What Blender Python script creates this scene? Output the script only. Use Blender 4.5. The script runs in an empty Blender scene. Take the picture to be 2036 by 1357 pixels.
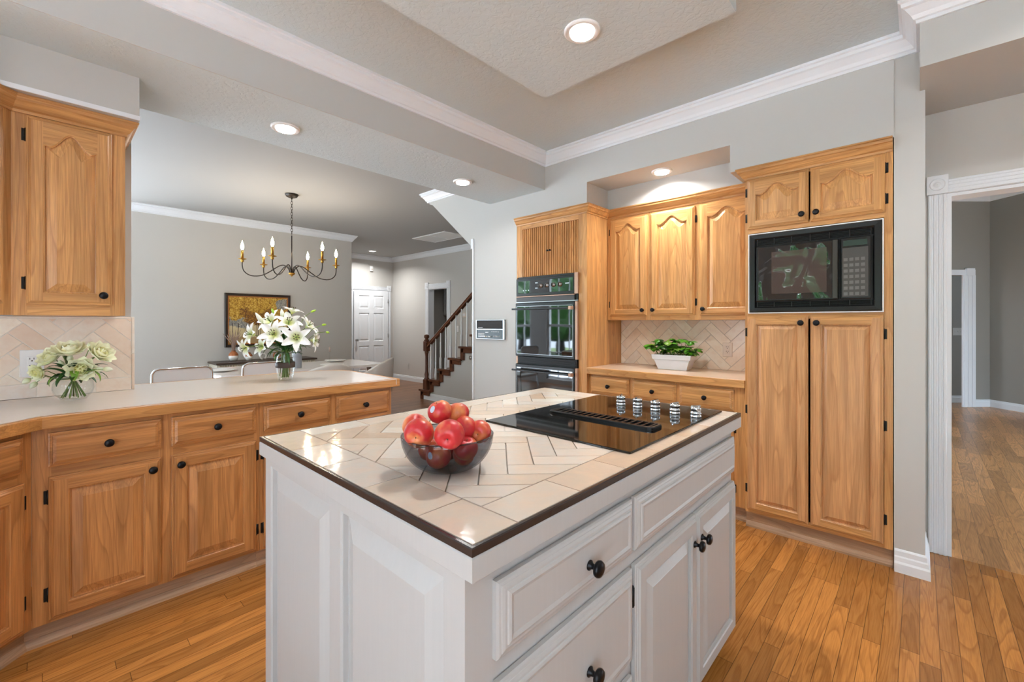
import bpy, math, random
from mathutils import Vector, Matrix
R = math.radians
PI = math.pi
scene = bpy.context.scene
C = scene.collection

# ------------------------------------------------------------------ camera
cam_d = bpy.data.cameras.new('camera')
cam_d.sensor_width = 36.0
cam_d.lens = 36.0 * 869.5 / 2036.0
cam_d.shift_y = -37.5 / 2036.0
cam_d.clip_start = 0.02
cam = bpy.data.objects.new('camera', cam_d)
C.objects.link(cam)
cam.location = (0, 0, 1.28)
cam.rotation_euler = (R(90), 0, R(43.0))
scene.camera = cam
# ------------------------------------------------------------------ world / exposure
world = bpy.data.worlds.new('world')
scene.world = world
world.use_nodes = True
wn = world.node_tree.nodes
bg = wn['Background']
bg.inputs[0].default_value = (0.71, 0.85, 1.0, 1)
bg.inputs[1].default_value = 6.0
sun_d = bpy.data.lights.new('sun', 'SUN')
sun_d.energy = 30.0
sun_d.angle = R(1.5)
sun_d.color = (.82, .91, 1.0)
sun = bpy.data.objects.new('sun', sun_d)
C.objects.link(sun)
sun.rotation_euler = (R(6), 0, 0)     # high sun from the south, behind the camera
scene.view_settings.view_transform = 'Standard'
scene.view_settings.look = 'None'
scene.view_settings.exposure = 0.82
scene.view_settings.gamma = 1.0
scene.view_settings.use_curve_mapping = False
LAMP = 9.0          # watts of one recessed lamp
scene.cycles.use_denoising = True
scene.cycles.max_bounces = 10
scene.cycles.diffuse_bounces = 6
scene.cycles.transparent_max_bounces = 16
scene.cycles.sample_clamp_indirect = 6.0
scene.cycles.caustics_reflective = False
scene.cycles.caustics_refractive = False


# ------------------------------------------------------------------ colour + node helpers
def lin(c):
    return tuple((x / 255 / 12.92) if x / 255 <= 0.04045 else ((x / 255 + 0.055) / 1.055) ** 2.4 for x in c[:3]) + (1,)


class NT:
    def __init__(s, name):
        s.m = bpy.data.materials.new(name)
        s.m.use_nodes = True
        s.t = s.m.node_tree
        s.b = s.t.nodes['Principled BSDF']

    def n(s, typ, **kw):
        x = s.t.nodes.new(typ)
        for k, v in kw.items():
            setattr(x, k, v)
        return x

    def l(s, a, b):
        s.t.links.new(a, b)

    def val(s, inp, v):
        if hasattr(v, 'links') or hasattr(v, 'is_linked'):
            s.l(v, inp)
        else:
            inp.default_value = v

    def math(s, op, a, b=0.0, c=0.0, clamp=False):
        x = s.n('ShaderNodeMath', operation=op, use_clamp=clamp)
        s.val(x.inputs[0], a)
        s.val(x.inputs[1], b)
        s.val(x.inputs[2], c)
        return x.outputs[0]

    def mix(s, f, a, b, bt='MIX'):
        x = s.n('ShaderNodeMix', data_type='RGBA', blend_type=bt)
        s.val(x.inputs[0], f)
        s.val(x.inputs[6], a)
        s.val(x.inputs[7], b)
        return x.outputs[2]

    def noise(s, vec, scale=5, detail=2, rough=0.5, dist=0.0):
        x = s.n('ShaderNodeTexNoise')
        if vec is not None:
            s.l(vec, x.inputs['Vector'])
        x.inputs['Scale'].default_value = scale
        x.inputs['Detail'].default_value = detail
        x.inputs['Roughness'].default_value = rough
        x.inputs['Distortion'].default_value = dist
        return x.outputs['Fac']

    def ramp(s, f, stops, interp='LINEAR'):
        x = s.n('ShaderNodeValToRGB')
        s.l(f, x.inputs[0])
        cr = x.color_ramp
        cr.interpolation = interp
        while len(cr.elements) > 1:
            cr.elements.remove(cr.elements[-1])
        cr.elements[0].position = stops[0][0]
        cr.elements[0].color = stops[0][1]
        for p, c in stops[1:]:
            e = cr.elements.new(p)
            e.color = c
        return x.outputs[0]

    def obj(s, sc=(1, 1, 1), rnd=0.0, rot=(0, 0, 0)):
        tc = s.n('ShaderNodeTexCoord')
        mp = s.n('ShaderNodeMapping')
        mp.inputs['Scale'].default_value = sc
        mp.inputs['Rotation'].default_value = rot
        s.l(tc.outputs['Object'], mp.inputs[0])
        if rnd:
            oi = s.n('ShaderNodeObjectInfo')
            v = s.n('ShaderNodeVectorMath', operation='SCALE')
            v.inputs[0].default_value = (rnd, rnd * .7, rnd * 1.3)
            s.l(oi.outputs['Random'], v.inputs['Scale'])
            a = s.n('ShaderNodeVectorMath', operation='ADD')
            s.l(mp.outputs[0], a.inputs[0])
            s.l(v.outputs[0], a.inputs[1])
            return a.outputs[0]
        return mp.outputs[0]

    def bump(s, h, strength=0.2, dist=0.002):
        x = s.n('ShaderNodeBump')
        x.inputs['Strength'].default_value = strength
        x.inputs['Distance'].default_value = dist
        s.l(h, x.inputs['Height'])
        s.l(x.outputs[0], s.b.inputs['Normal'])

    def set(s, color=None, rough=None, metal=None, **kw):
        if color is not None:
            s.val(s.b.inputs['Base Color'], color)
        if rough is not None:
            s.val(s.b.inputs['Roughness'], rough)
        if metal is not None:
            s.b.inputs['Metallic'].default_value = metal
        for k, v in kw.items():
            s.val(s.b.inputs[k.replace('_', ' ')], v)
        return s.m


def plain(name, rgb, rough=0.5, metal=0.0, var=0.04, **kw):
    t = NT(name)
    c = lin(rgb)
    d = tuple(x * (1 - var * 2.5) for x in c[:3]) + (1,)
    n = t.noise(t.obj(), 9, 2)
    col = t.mix(n, d, c)
    return t.set(col, rough, metal, **kw)


def paint(name, rgb, rough=0.6, bscale=260, bstr=0.12, bdist=0.0008):
    t = NT(name)
    c = lin(rgb)
    v = t.obj()
    n = t.noise(v, 1.3, 2)
    col = t.mix(n, tuple(x * .96 for x in c[:3]) + (1,), c)
    t.bump(t.noise(v, bscale, 2), bstr, bdist)
    return t.set(col, rough)


def oak(name, axis, light, dark, rough=0.34, rings=9.0, ring_amt=0.45):
    t = NT(name)
    a = {'x': 0, 'y': 1, 'z': 2}[axis]
    s1 = [7.5] * 3
    s1[a] = 0.55
    n1 = t.noise(t.obj(tuple(s1), rnd=37.0), 1.0, 1.6, 0.4, 0.15)
    fr = t.math('FRACT', t.math('MULTIPLY', n1, rings * 2))
    ring = t.ramp(fr, [(0, (0, 0, 0, 1)), (.5, (.10, .10, .10, 1)), (.80, (.45, .45, .45, 1)), (.93, (1, 1, 1, 1)), (1, (0, 0, 0, 1))])
    s2 = [230.0] * 3
    s2[a] = 7.0
    pore = t.ramp(t.noise(t.obj(tuple(s2), rnd=11.0), 1.0, 2, 0.6), [(.35, (0, 0, 0, 1)), (.62, (1, 1, 1, 1))])
    s3 = [26.0] * 3
    s3[a] = 1.6
    band = t.noise(t.obj(tuple(s3), rnd=19.0), 1.0, 2, 0.5)
    big = t.noise(t.obj((2.2, 2.2, 2.2), rnd=23.0), 1.0, 1)
    L, D = lin(light), lin(dark)
    base = t.mix(t.ramp(band, [(.34, (0, 0, 0, 1)), (.66, (1, 1, 1, 1))]), tuple(x * .78 for x in L[:3]) + (1,), tuple(min(1, x * 1.14) for x in L[:3]) + (1,))
    base = t.mix(t.math('MULTIPLY', ring, ring_amt), base, D)
    base = t.mix(t.math('MULTIPLY', t.math('SUBTRACT', 1.0, pore), 0.36), base, D)
    base = t.mix(t.math('MULTIPLY', t.math('SUBTRACT', big, .5), 0.7, clamp=True), base, tuple(x * .8 for x in D[:3]) + (1,))
    t.bump(pore, 0.2, 0.0008)
    return t.set(base, rough)


M = {}
M['wall'] = paint('wall_paint', (196, 196, 193))
M['wall_grey'] = paint('wall_paint_far_rooms', (202, 200, 196))
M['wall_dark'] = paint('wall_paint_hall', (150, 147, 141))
M['trim'] = paint('white_trim_paint', (232, 236, 241), 0.35, 60, 0.03)


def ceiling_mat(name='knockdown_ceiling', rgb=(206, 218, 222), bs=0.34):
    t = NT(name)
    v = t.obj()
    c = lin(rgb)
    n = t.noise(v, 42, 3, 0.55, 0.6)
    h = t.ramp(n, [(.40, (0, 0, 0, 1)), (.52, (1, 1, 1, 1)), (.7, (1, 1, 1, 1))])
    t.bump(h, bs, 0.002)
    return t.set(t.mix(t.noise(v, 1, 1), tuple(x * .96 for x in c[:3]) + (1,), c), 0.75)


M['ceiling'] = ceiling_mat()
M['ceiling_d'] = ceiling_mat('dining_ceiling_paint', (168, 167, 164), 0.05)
M['oak_v'] = oak('oak_vertical', 'z', (216, 164, 104), (150, 94, 46))
M['oak_h'] = oak('oak_horizontal', 'x', (214, 162, 102), (150, 94, 46))
M['oakp_v'] = oak('oak_worn_vertical', 'z', (194, 134, 78), (122, 72, 36))
M['oakp_h'] = oak('oak_worn_horizontal', 'x', (192, 132, 76), (120, 70, 34))
M['oakt_v'] = oak('oak_pantry_vertical', 'z', (212, 162, 112), (160, 106, 62))
M['toe'] = oak('oak_toe_kick', 'x', (186, 150, 118), (132, 98, 70), 0.5)
M['oak_edge_y'] = oak('oak_counter_edge', 'y', (204, 146, 84), (142, 88, 42))
M['walnut'] = oak('dark_stained_stair_wood', 'x', (112, 66, 42), (58, 30, 18), 0.3)
M['walnut_v'] = oak('dark_stained_post_wood', 'z', (104, 60, 40), (56, 30, 18), 0.3)


def island_paint():
    t = NT('island_grey_paint')
    c = lin((186, 184, 182))
    n = t.noise(t.obj((120, 120, 6)), 1, 2)
    t.bump(n, 0.10, 0.0006)
    return t.set(t.mix(n, tuple(x * .94 for x in c[:3]) + (1,), c), 0.38)


M['island'] = island_paint()
M['grey_cab'] = plain('grey_laundry_paint', (196, 196, 194), 0.5)
M['black'] = plain('matte_black_metal', (24, 24, 28), 0.3, 0.6)
M['hinge'] = plain('black_hinge_iron', (20, 18, 16), 0.45, 0.4)
M['laminate'] = plain('warm_white_laminate', (214, 203, 195), 0.16, 0, 0.015)
M['laminate_b'] = plain('laminate_oak_reflection_tint', (222, 196, 172), 0.22, 0, 0.02)  # same laminate, with the reflection of the oak put into its colour
M['grout_d'] = plain('grey_tile_grout', (168, 160, 150), 0.8)
M['grout_l'] = plain('pale_tile_grout', (236, 230, 220), 0.8)
M['trim_tile'] = plain('dark_brown_edge_tile', (52, 44, 42), 0.2)
M['grout'] = plain('tile_grout', (206, 196, 184), 0.8)
M['black_plastic'] = plain('black_appliance_plastic', (26, 27, 29), 0.25)
M['vent_black'] = plain('vent_black', (8, 8, 9), 0.5)
M['steel'] = plain('brushed_steel', (176, 178, 180), 0.28, 1.0)
M['steel_oak_tint'] = plain('steel_trim_oak_reflection_tint', (196, 160, 138), 0.35, 0.5)  # steel with the warm oak reflection put into its base colour
M['chrome'] = plain('chrome', (228, 230, 232), 0.06, 1.0, 0.0)
M['brass'] = plain('brushed_brass', (190, 146, 70), 0.32, 1.0)
M['bronze'] = plain('aged_bronze', (60, 54, 50), 0.4, 0.7)
M['white_plastic'] = plain('white_plastic', (240, 240, 240), 0.3, 0, 0.01)
M['plate_tan'] = plain('tan_outlet_plate', (226, 212, 200), 0.35, 0, 0.01)
M['slot'] = plain('outlet_slot', (40, 34, 30), 0.6)
M['soil'] = plain('potting_soil', (52, 38, 28), 0.95)
M['pot'] = plain('white_planter', (226, 228, 232), 0.45)
M['leaf'] = plain('basil_leaf', (84, 158, 30), 0.38, 0, 0.18, Subsurface_Weight=0.0)
M['leaf2'] = plain('dark_leaf', (44, 88, 34), 0.42, 0, 0.15)
M['leaf3'] = plain('yellow_green_leaf', (120, 164, 52), 0.42, 0, 0.12)
M['stem'] = plain('green_stem', (112, 140, 66), 0.5)
M['bud'] = plain('green_bud', (168, 206, 60), 0.4, 0, 0.1)
M['band'] = plain('brown_leather_band', (66, 52, 46), 0.55)
M['upholstery'] = plain('light_grey_fabric', (206, 200, 194), 0.9)
M['chair_white'] = plain('white_chair_shell', (240, 240, 241), 0.4, 0, 0.01)
M['frame_dark'] = plain('dark_picture_frame', (44, 30, 24), 0.4)
M['frame_gold'] = plain('gold_inner_frame', (176, 112, 52), 0.4)
M['ceramic'] = plain('white_ceramic', (238, 236, 232), 0.25, 0, 0.01)
M['copper'] = plain('copper_glaze', (176, 108, 66), 0.3, 0.4)
M['twig'] = plain('dried_twig', (176, 152, 140), 0.8)
M['grey_vase'] = plain('ribbed_grey_ceramic', (160, 160, 164), 0.6)
M['reed'] = plain('pale_fluted_wood', (206, 198, 180), 0.6)
M['white_top'] = plain('white_table_top', (232, 224, 218), 0.15, 0, 0.01)
M['tray'] = plain('dark_tray', (70, 56, 48), 0.4)


def emis(name, rgb, st):
    t = NT(name)
    return t.set(lin(rgb), 0.5, Emission_Color=lin(rgb), Emission_Strength=st)


M['lamp'] = emis('lamp_diffuser', (255, 252, 246), 6.0)
M['flame'] = emis('warm_bulb', (255, 222, 170), 60.0)
M['display'] = emis('green_display', (20, 44, 34), 0.15)


def glass(name, tint, gloss=0.04, f=1.45):
    t = NT(name)
    t.t.nodes.remove(t.b)
    tr = t.n('ShaderNodeBsdfTransparent')
    tr.inputs[0].default_value = tint
    g = t.n('ShaderNodeBsdfGlossy')
    g.inputs['Roughness'].default_value = gloss
    lw = t.n('ShaderNodeLayerWeight')
    lw.inputs[0].default_value = .5
    fac = t.math('MULTIPLY_ADD', t.math('POWER', lw.outputs['Facing'], 4.0), .5, .035)
    mx = t.n('ShaderNodeMixShader')
    out = [x for x in t.t.nodes if x.type == 'OUTPUT_MATERIAL'][0]
    t.l(fac, mx.inputs[0])
    t.l(tr.outputs[0], mx.inputs[1])
    t.l(g.outputs[0], mx.inputs[2])
    t.l(mx.outputs[0], out.inputs[0])
    return t.m


M['glass'] = glass('clear_vase_glass', (.965, .975, .97, 1))
M['smoke'] = glass('smoked_bowl_glass', (.66, .67, .70, 1), 0.05)


def blackglass():
    t = NT('black_oven_glass')
    n = t.noise(t.obj((1, 1, 1)), 3.0, 2)
    t.bump(n, 0.03, 0.02)
    return t.set((.006, .006, .007, 1), 0.03, 0, IOR=1.9)


M['blackglass'] = blackglass()


def wavyglass(name='wavy_microwave_glass', col=(.010, .010, .011, 1), ior=2.0):
    t = NT(name)
    t.bump(t.noise(t.obj(), 5.5, 1.5, .5, .6), 0.5, 0.03)
    return t.set(col, 0.03, 0, IOR=ior)


M['wavyglass'] = wavyglass()


def cooktop_mat():
    t = NT('speckled_cooktop_glass')
    n = t.noise(t.obj(), 170, 3, .6)
    m = t.noise(t.obj(), 9, 2)
    sp = t.math('MULTIPLY', t.ramp(n, [(.68, (0, 0, 0, 1)), (.74, (1, 1, 1, 1))]), t.ramp(m, [(.45, (0, 0, 0, 1)), (.6, (1, 1, 1, 1))]))
    return t.set(t.mix(sp, (.004, .0035, .003, 1), (.12, .10, .09, 1)), 0.045, 0, IOR=1.6)


M['cooktop'] = cooktop_mat()


def tile_mat(name, cols, rough=0.09, wav=0.30):
    t = NT(name)
    g = t.n('ShaderNodeNewGeometry')
    rnd = g.outputs['Random Per Island']
    n = len(cols)
    col = t.ramp(rnd, [(i / (n - 1), lin(c)) for i, c in enumerate(cols)])
    v = t.obj()
    mott = t.noise(v, 22, 3, .6)
    col = t.mix(t.math('MULTIPLY', t.ramp(mott, [(.42, (0, 0, 0, 1)), (.72, (1, 1, 1, 1))]), .30), col, lin((222, 186, 158)))
    t.bump(t.noise(v, 34, 2, .5, .4), wav, 0.0016)
    return t.set(col, rough)


M['tile'] = tile_mat('island_glazed_tile', [(205, 197, 186), (196, 179, 162), (211, 205, 196), (190, 169, 149), (204, 192, 178), (198, 190, 181)])
M['tile_w'] = tile_mat('backsplash_tile', [(246, 240, 228), (240, 222, 204), (250, 244, 230), (230, 208, 188), (244, 232, 216), (236, 228, 218)], 0.15)


def floor_mat(name, w, L, light, dark, rough=0.26):
    t = NT(name)
    tc = t.n('ShaderNodeTexCoord')
    sp = t.n('ShaderNodeSeparateXYZ')
    t.l(tc.outputs['Object'], sp.inputs[0])
    X, Y = sp.outputs[0], sp.outputs[1]
    u = t.math('DIVIDE', X, w)
    row = t.math('FLOOR', u)
    wn_ = t.n('ShaderNodeTexWhiteNoise', noise_dimensions='1D')
    t.l(row, wn_.inputs['W'])
    v = t.math('ADD', t.math('DIVIDE', Y, L), t.math('MULTIPLY', wn_.outputs['Value'], 7.3))
    cell = t.math('FLOOR', v)
    w2 = t.n('ShaderNodeTexWhiteNoise', noise_dimensions='2D')
    cb = t.n('ShaderNodeCombineXYZ')
    t.l(row, cb.inputs[0])
    t.l(cell, cb.inputs[1])
    t.l(cb.outputs[0], w2.inputs['Vector'])
    rnd = w2.outputs['Value']
    # grain, shifted per plank
    cv = t.n('ShaderNodeCombineXYZ')
    t.l(t.math('MULTIPLY', X, 9.0), cv.inputs[0])
    t.l(t.math('MULTIPLY', Y, 0.9), cv.inputs[1])
    t.l(t.math('MULTIPLY', rnd, 60.0), cv.inputs[2])
    n1 = t.noise(cv.outputs[0], 1.0, 2, .5, .5)
    ring = t.ramp(t.math('FRACT', t.math('MULTIPLY', n1, 13)), [(0, (0, 0, 0, 1)), (.6, (.3, .3, .3, 1)), (.88, (1, 1, 1, 1)), (1, (0, 0, 0, 1))])
    cv2 = t.n('ShaderNodeCombineXYZ')
    t.l(t.math('MULTIPLY', X, 240.0), cv2.inputs[0])
    t.l(t.math('MULTIPLY', Y, 9.0), cv2.inputs[1])
    pore = t.ramp(t.noise(cv2.outputs[0], 1.0, 2), [(.38, (0, 0, 0, 1)), (.6, (1, 1, 1, 1))])
    Lc, Dc = lin(light), lin(dark)
    col = t.mix(t.ramp(rnd, [(0, (0, 0, 0, 1)), (1, (1, 1, 1, 1))]), tuple(x * .62 for x in Lc[:3]) + (1,), tuple(min(1, x * 1.18) for x in Lc[:3]) + (1,))
    col = t.mix(t.math('MULTIPLY', ring, .42), col, Dc)
    col = t.mix(t.math('MULTIPLY', t.math('SUBTRACT', 1.0, pore), .25), col, Dc)
    fu = t.math('ABSOLUTE', t.math('SUBTRACT', t.math('FRACT', u), .5))
    fv = t.math('ABSOLUTE', t.math('SUBTRACT', t.math('FRACT', v), .5))
    gap = t.math('MAXIMUM', t.math('GREATER_THAN', fu, .5 - .0011 / w), t.math('GREATER_THAN', fv, .5 - .0011 / L))
    col = t.mix(t.math('MULTIPLY', gap, .7), col, (.035, .015, .006, 1))
    t.bump(t.math('SUBTRACT', t.math('MULTIPLY', pore, .15), gap), 0.25, 0.001)
    return t.set(col, rough)


M['floor'] = floor_mat('oak_strip_floor', .057, .82, (196, 132, 66), (112, 62, 24))
M['floor2'] = floor_mat('oak_plank_floor_hall', .085, .62, (222, 164, 106), (96, 54, 24), 0.3)
M['floor3'] = floor_mat('oak_floor_dining_grazing_tone', .07, .9, (150, 104, 70), (84, 50, 28), 0.3)  # browner copy of the floor, grazing-angle darkening is put into the colour


def apple_mat():
    t = NT('red_apple_skin')
    v = t.obj((1, 1, 1), rnd=3.0)
    n = t.noise(v, 22, 2, .5)
    m = t.noise(t.obj((60, 60, 22), rnd=2.0), 1.0, 3, .6)
    col = t.mix(t.ramp(n, [(.48, (0, 0, 0, 1)), (.68, (1, 1, 1, 1))]), lin((196, 44, 48)), lin((226, 140, 84)))
    col = t.mix(t.math('MULTIPLY', t.ramp(m, [(.45, (0, 0, 0, 1)), (.7, (1, 1, 1, 1))]), .3), col, lin((160, 26, 36)))
    return t.set(col, 0.34)


M['apple'] = apple_mat()
M['apple_eye'] = plain('apple_calyx', (96, 70, 40), 0.9)
M['sticker'] = plain('fruit_sticker', (186, 200, 216), 0.4)


def petal_mat(name, outer, inner, sc):
    t = NT(name)
    tc = t.n('ShaderNodeTexCoord')
    ln = t.n('ShaderNodeVectorMath', operation='LENGTH')
    t.l(tc.outputs['Object'], ln.inputs[0])
    f = t.math('MULTIPLY', ln.outputs['Value'], sc, clamp=True)
    col = t.mix(t.ramp(f, [(.15, (0, 0, 0, 1)), (.75, (1, 1, 1, 1))]), lin(inner), lin(outer))
    return t.set(col, 0.5)


M['lily'] = petal_mat('lily_petal', (248, 248, 244), (206, 214, 120), 16)
M['peony'] = petal_mat('peony_petal', (255, 255, 228), (244, 240, 150), 24)
M['tulip'] = petal_mat('tulip_petal', (232, 236, 220), (206, 212, 160), 20)
M['stamen'] = plain('stamen', (96, 74, 60), 0.7)


def painting_mat():
    t = NT('autumn_trees_canvas')
    tc = t.n('ShaderNodeTexCoord')
    sp = t.n('ShaderNodeSeparateXYZ')
    t.l(tc.outputs['Object'], sp.inputs[0])
    Y, Z = sp.outputs[1], sp.outputs[2]       # object space metres, origin at the centre
    v = tc.outputs['Object']
    col = t.mix(t.noise(v, 6, 2), lin((226, 214, 180)), lin((202, 182, 130)))
    # meadow
    low = t.ramp(t.math('ADD', Z, t.math('MULTIPLY', t.noise(v, 16, 3), .12)), [(-.0, (0, 0, 0, 1)), (.02, (1, 1, 1, 1))])
    grd = t.math('LESS_THAN', t.math('ADD', Z, t.math('MULTIPLY', t.noise(v, 12, 3), .16)), -.17)
    col = t.mix(t.math('MULTIPLY', grd, .6), col, lin((150, 112, 50)))

    def blob(cy, cz, r, colr, sc, thr):
        dy = t.math('SUBTRACT', Y, cy)
        dz = t.math('SUBTRACT', Z, cz)
        d = t.math('SQRT', t.math('ADD', t.math('MULTIPLY', dy, dy), t.math('MULTIPLY', t.math('MULTIPLY', dz, dz), 1.5)))
        f = t.math('ADD', t.math('DIVIDE', d, r), t.math('MULTIPLY', t.noise(v, sc, 5, .75), 1.3))
        return t.math('LESS_THAN', f, thr), colr
    fine = t.noise(v, 60, 4, .75)
    mid = t.noise(v, 34, 4, .7)
    gold = t.ramp(t.math('MULTIPLY_ADD', fine, .6, t.math('MULTIPLY', mid, .4)), [(.38, lin((104, 70, 24))), (.46, lin((168, 122, 32))), (.53, lin((206, 164, 60))), (.62, lin((228, 200, 112)))])
    rust = t.ramp(t.math('MULTIPLY_ADD', fine, .6, t.math('MULTIPLY', mid, .4)), [(.40, lin((64, 42, 24))), (.50, lin((134, 88, 28))), (.60, lin((184, 136, 44)))])
    greyc = t.ramp(fine, [(.38, lin((104, 106, 108))), (.52, lin((150, 150, 146))), (.62, lin((196, 188, 170)))])
    for a, src in ((blob(-.33, .0, .13, None, 20, 1.5), greyc), (blob(-.20, -.03, .13, None, 22, 1.45), greyc), (blob(-.24, .20, .27, None, 16, 1.55), gold), (blob(.14, .20, .30, None, 16, 1.55), gold),
                   (blob(.32, .04, .15, None, 18, 1.4), gold), (blob(.32, .24, .13, None, 22, 1.4), greyc), (blob(-.03, .10, .25, None, 18, 1.45), rust), (blob(-.02, .24, .22, None, 18, 1.4), gold)):
        col = t.mix(a[0], col, src)
    for cy, w_, top in ((-.335, .0035, -.04), (-.265, .004, -.04), (-.03, .004, -.02), (-.01, .004, -.02), (.02, .003, -.02), (-.14, .0012, -.06), (-.18, .0012, -.06)):
        wob = t.math('MULTIPLY', t.noise(v, 8, 1), .02)
        d = t.math('ABSOLUTE', t.math('SUBTRACT', t.math('ADD', Y, wob), cy + .01))
        k = t.math('MULTIPLY', t.math('LESS_THAN', d, w_), t.math('MULTIPLY', t.math('LESS_THAN', Z, top), t.math('GREATER_THAN', Z, -.27)))
        col = t.mix(k, col, lin((58, 40, 30)))
    return t.set(col, 0.6)


M['painting'] = painting_mat()


# ------------------------------------------------------------------ mesh builder
class MB:
    def __init__(s):
        s.v, s.f, s.m, s.smooth = [], [], [], []

    def add(s, vs, fs, mat=0, smooth=False):
        o = len(s.v)
        s.v += [tuple(v) for v in vs]
        for f in fs:
            s.f.append(tuple(i + o for i in f))
            s.m.append(mat)
            s.smooth.append(smooth)
        return s

    def box(s, x0, x1, y0, y1, z0, z1, mat=0):
        vs = [(x, y, z) for z in (z0, z1) for y in (y0, y1) for x in (x0, x1)]
        return s.add(vs, [(0, 2, 3, 1), (4, 5, 7, 6), (0, 1, 5, 4), (2, 6, 7, 3), (0, 4, 6, 2), (1, 3, 7, 5)], mat)

    def bbox(s, x0, x1, y0, y1, z0, z1, b=.003, mat=0):
        # box with a small chamfer on all edges (three nested shells)
        c = [((x0 + x1) / 2, (y0 + y1) / 2, (z0 + z1) / 2)]
        sx, sy, sz = (x1 - x0) / 2, (y1 - y0) / 2, (z1 - z0) / 2
        b = min(b, sx * .45, sy * .45, sz * .45)
        vs = []
        idx = {}
        for i in (-1, 1):
            for j in (-1, 1):
                for k in (-1, 1):
                    for q, (dx, dy, dz) in enumerate(((0, b, b), (b, 0, b), (b, b, 0))):
                        idx[(i, j, k, q)] = len(vs)
                        vs.append((c[0][0] + i * (sx - dx), c[0][1] + j * (sy - dy), c[0][2] + k * (sz - dz)))
        fs = []
        I = idx
        for i in (-1, 1):
            fs.append((I[(i, -1, -1, 0)], I[(i, 1, -1, 0)], I[(i, 1, 1, 0)], I[(i, -1, 1, 0)]))
            fs.append((I[(-1, i, -1, 1)], I[(1, i, -1, 1)], I[(1, i, 1, 1)], I[(-1, i, 1, 1)]))
            fs.append((I[(-1, -1, i, 2)], I[(1, -1, i, 2)], I[(1, 1, i, 2)], I[(-1, 1, i, 2)]))
            for j in (-1, 1):
                fs.append((I[(i, j, -1, 0)], I[(i, j, -1, 1)], I[(i, j, 1, 1)], I[(i, j, 1, 0)]))
                fs.append((I[(i, -1, j, 0)], I[(i, -1, j, 2)], I[(i, 1, j, 2)], I[(i, 1, j, 0)]))
                fs.append((I[(-1, i, j, 1)], I[(-1, i, j, 2)], I[(1, i, j, 2)], I[(1, i, j, 1)]))
                for k in (-1, 1):
                    fs.append((I[(i, j, k, 0)], I[(i, j, k, 1)], I[(i, j, k, 2)]))
        return s.add(vs, fs, mat)

    def prism(s, pts, z0, z1, mat=0, axis='z'):
        n = len(pts)
        if axis == 'z':
            vs = [(x, y, z0) for x, y in pts] + [(x, y, z1) for x, y in pts]
        elif axis == 'y':
            vs = [(x, z0, y) for x, y in pts] + [(x, z1, y) for x, y in pts]
        else:
            vs = [(z0, x, y) for x, y in pts] + [(z1, x, y) for x, y in pts]
        fs = [tuple(range(n))[::-1], tuple(range(n, 2 * n))] + [(i, (i + 1) % n, n + (i + 1) % n, n + i) for i in range(n)]
        return s.add(vs, fs, mat)

    def lathe(s, prof, seg=24, c=(0, 0, 0), axis='z', mat=0, caps=True):
        vs = []
        for r, h in prof:
            for i in range(seg):
                a = 2 * PI * i / seg
                x, y = r * math.cos(a), r * math.sin(a)
                p = (x, y, h) if axis == 'z' else ((x, -h, y) if axis == 'y' else (h, x, y))
                vs.append((p[0] + c[0], p[1] + c[1], p[2] + c[2]))
        fs = []
        for k in range(len(prof) - 1):
            for i in range(seg):
                j = (i + 1) % seg
                fs.append((k * seg + i, k * seg + j, (k + 1) * seg + j, (k + 1) * seg + i))
        s.add(vs, fs, mat, True)
        if caps:
            o = len(s.v) - len(vs)
            for base, r in ((0, prof[0][0]), ((len(prof) - 1) * seg, prof[-1][0])):
                if r > 1e-5:
                    s.f.append(tuple(o + base + i for i in range(seg)))
                    s.m.append(mat)
                    s.smooth.append(False)
        return s

    def tube(s, pts, r, seg=8, mat=0, closed=False):
        pts = [Vector(p) for p in pts]
        n = len(pts)
        rs = r if isinstance(r, (list, tuple)) else [r] * n
        vs = []
        up = None
        for i, p in enumerate(pts):
            if closed:
                t = (pts[(i + 1) % n] - pts[i - 1])
            else:
                t = pts[min(i + 1, n - 1)] - pts[max(i - 1, 0)]
            t.normalize()
            if up is None:
                a = Vector((0, 0, 1)) if abs(t.z) < .9 else Vector((1, 0, 0))
                up = (a - t * a.dot(t)).normalized()
            else:
                up = (up - t * up.dot(t)).normalized()
            w = t.cross(up)
            for k in range(seg):
                a = 2 * PI * k / seg
                vs.append(p + (up * math.cos(a) + w * math.sin(a)) * rs[i])
        fs = []
        for i in range(n if closed else n - 1):
            for k in range(seg):
                j = (i + 1) % n
                fs.append((i * seg + k, i * seg + (k + 1) % seg, j * seg + (k + 1) % seg, j * seg + k))
        if not closed:
            fs.append(tuple(range(seg))[::-1])
            fs.append(tuple((n - 1) * seg + k for k in range(seg)))
        return s.add(vs, fs, mat, True)

    def sweep(s, prof, path, closed=False, mat=0):
        """prof: (out, z) closed polygon; path: 2-D points; out is to the right of travel."""
        P = [Vector(p) for p in path]
        n = len(P)
        vs = []
        for i in range(n):
            if closed:
                a, b = P[i] - P[i - 1], P[(i + 1) % n] - P[i]
            else:
                a = P[i] - P[i - 1] if i > 0 else P[1] - P[0]
                b = P[i + 1] - P[i] if i < n - 1 else P[-1] - P[-2]
            na = Vector((a.y, -a.x)).normalized()
            nb = Vector((b.y, -b.x)).normalized()
            m = na + nb
            m = m / max(.2, m.dot(na))
            for o, z in prof:
                q = P[i] + m * o
                vs.append((q.x, q.y, z))
        k = len(prof)
        fs = []
        for i in range(n if closed else n - 1):
            j = (i + 1) % n
            for q in range(k):
                fs.append((i * k + q, i * k + (q + 1) % k, j * k + (q + 1) % k, j * k + q))
        if not closed:
            fs.append(tuple(range(k)))
            fs.append(tuple((n - 1) * k + q for q in range(k))[::-1])
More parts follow.
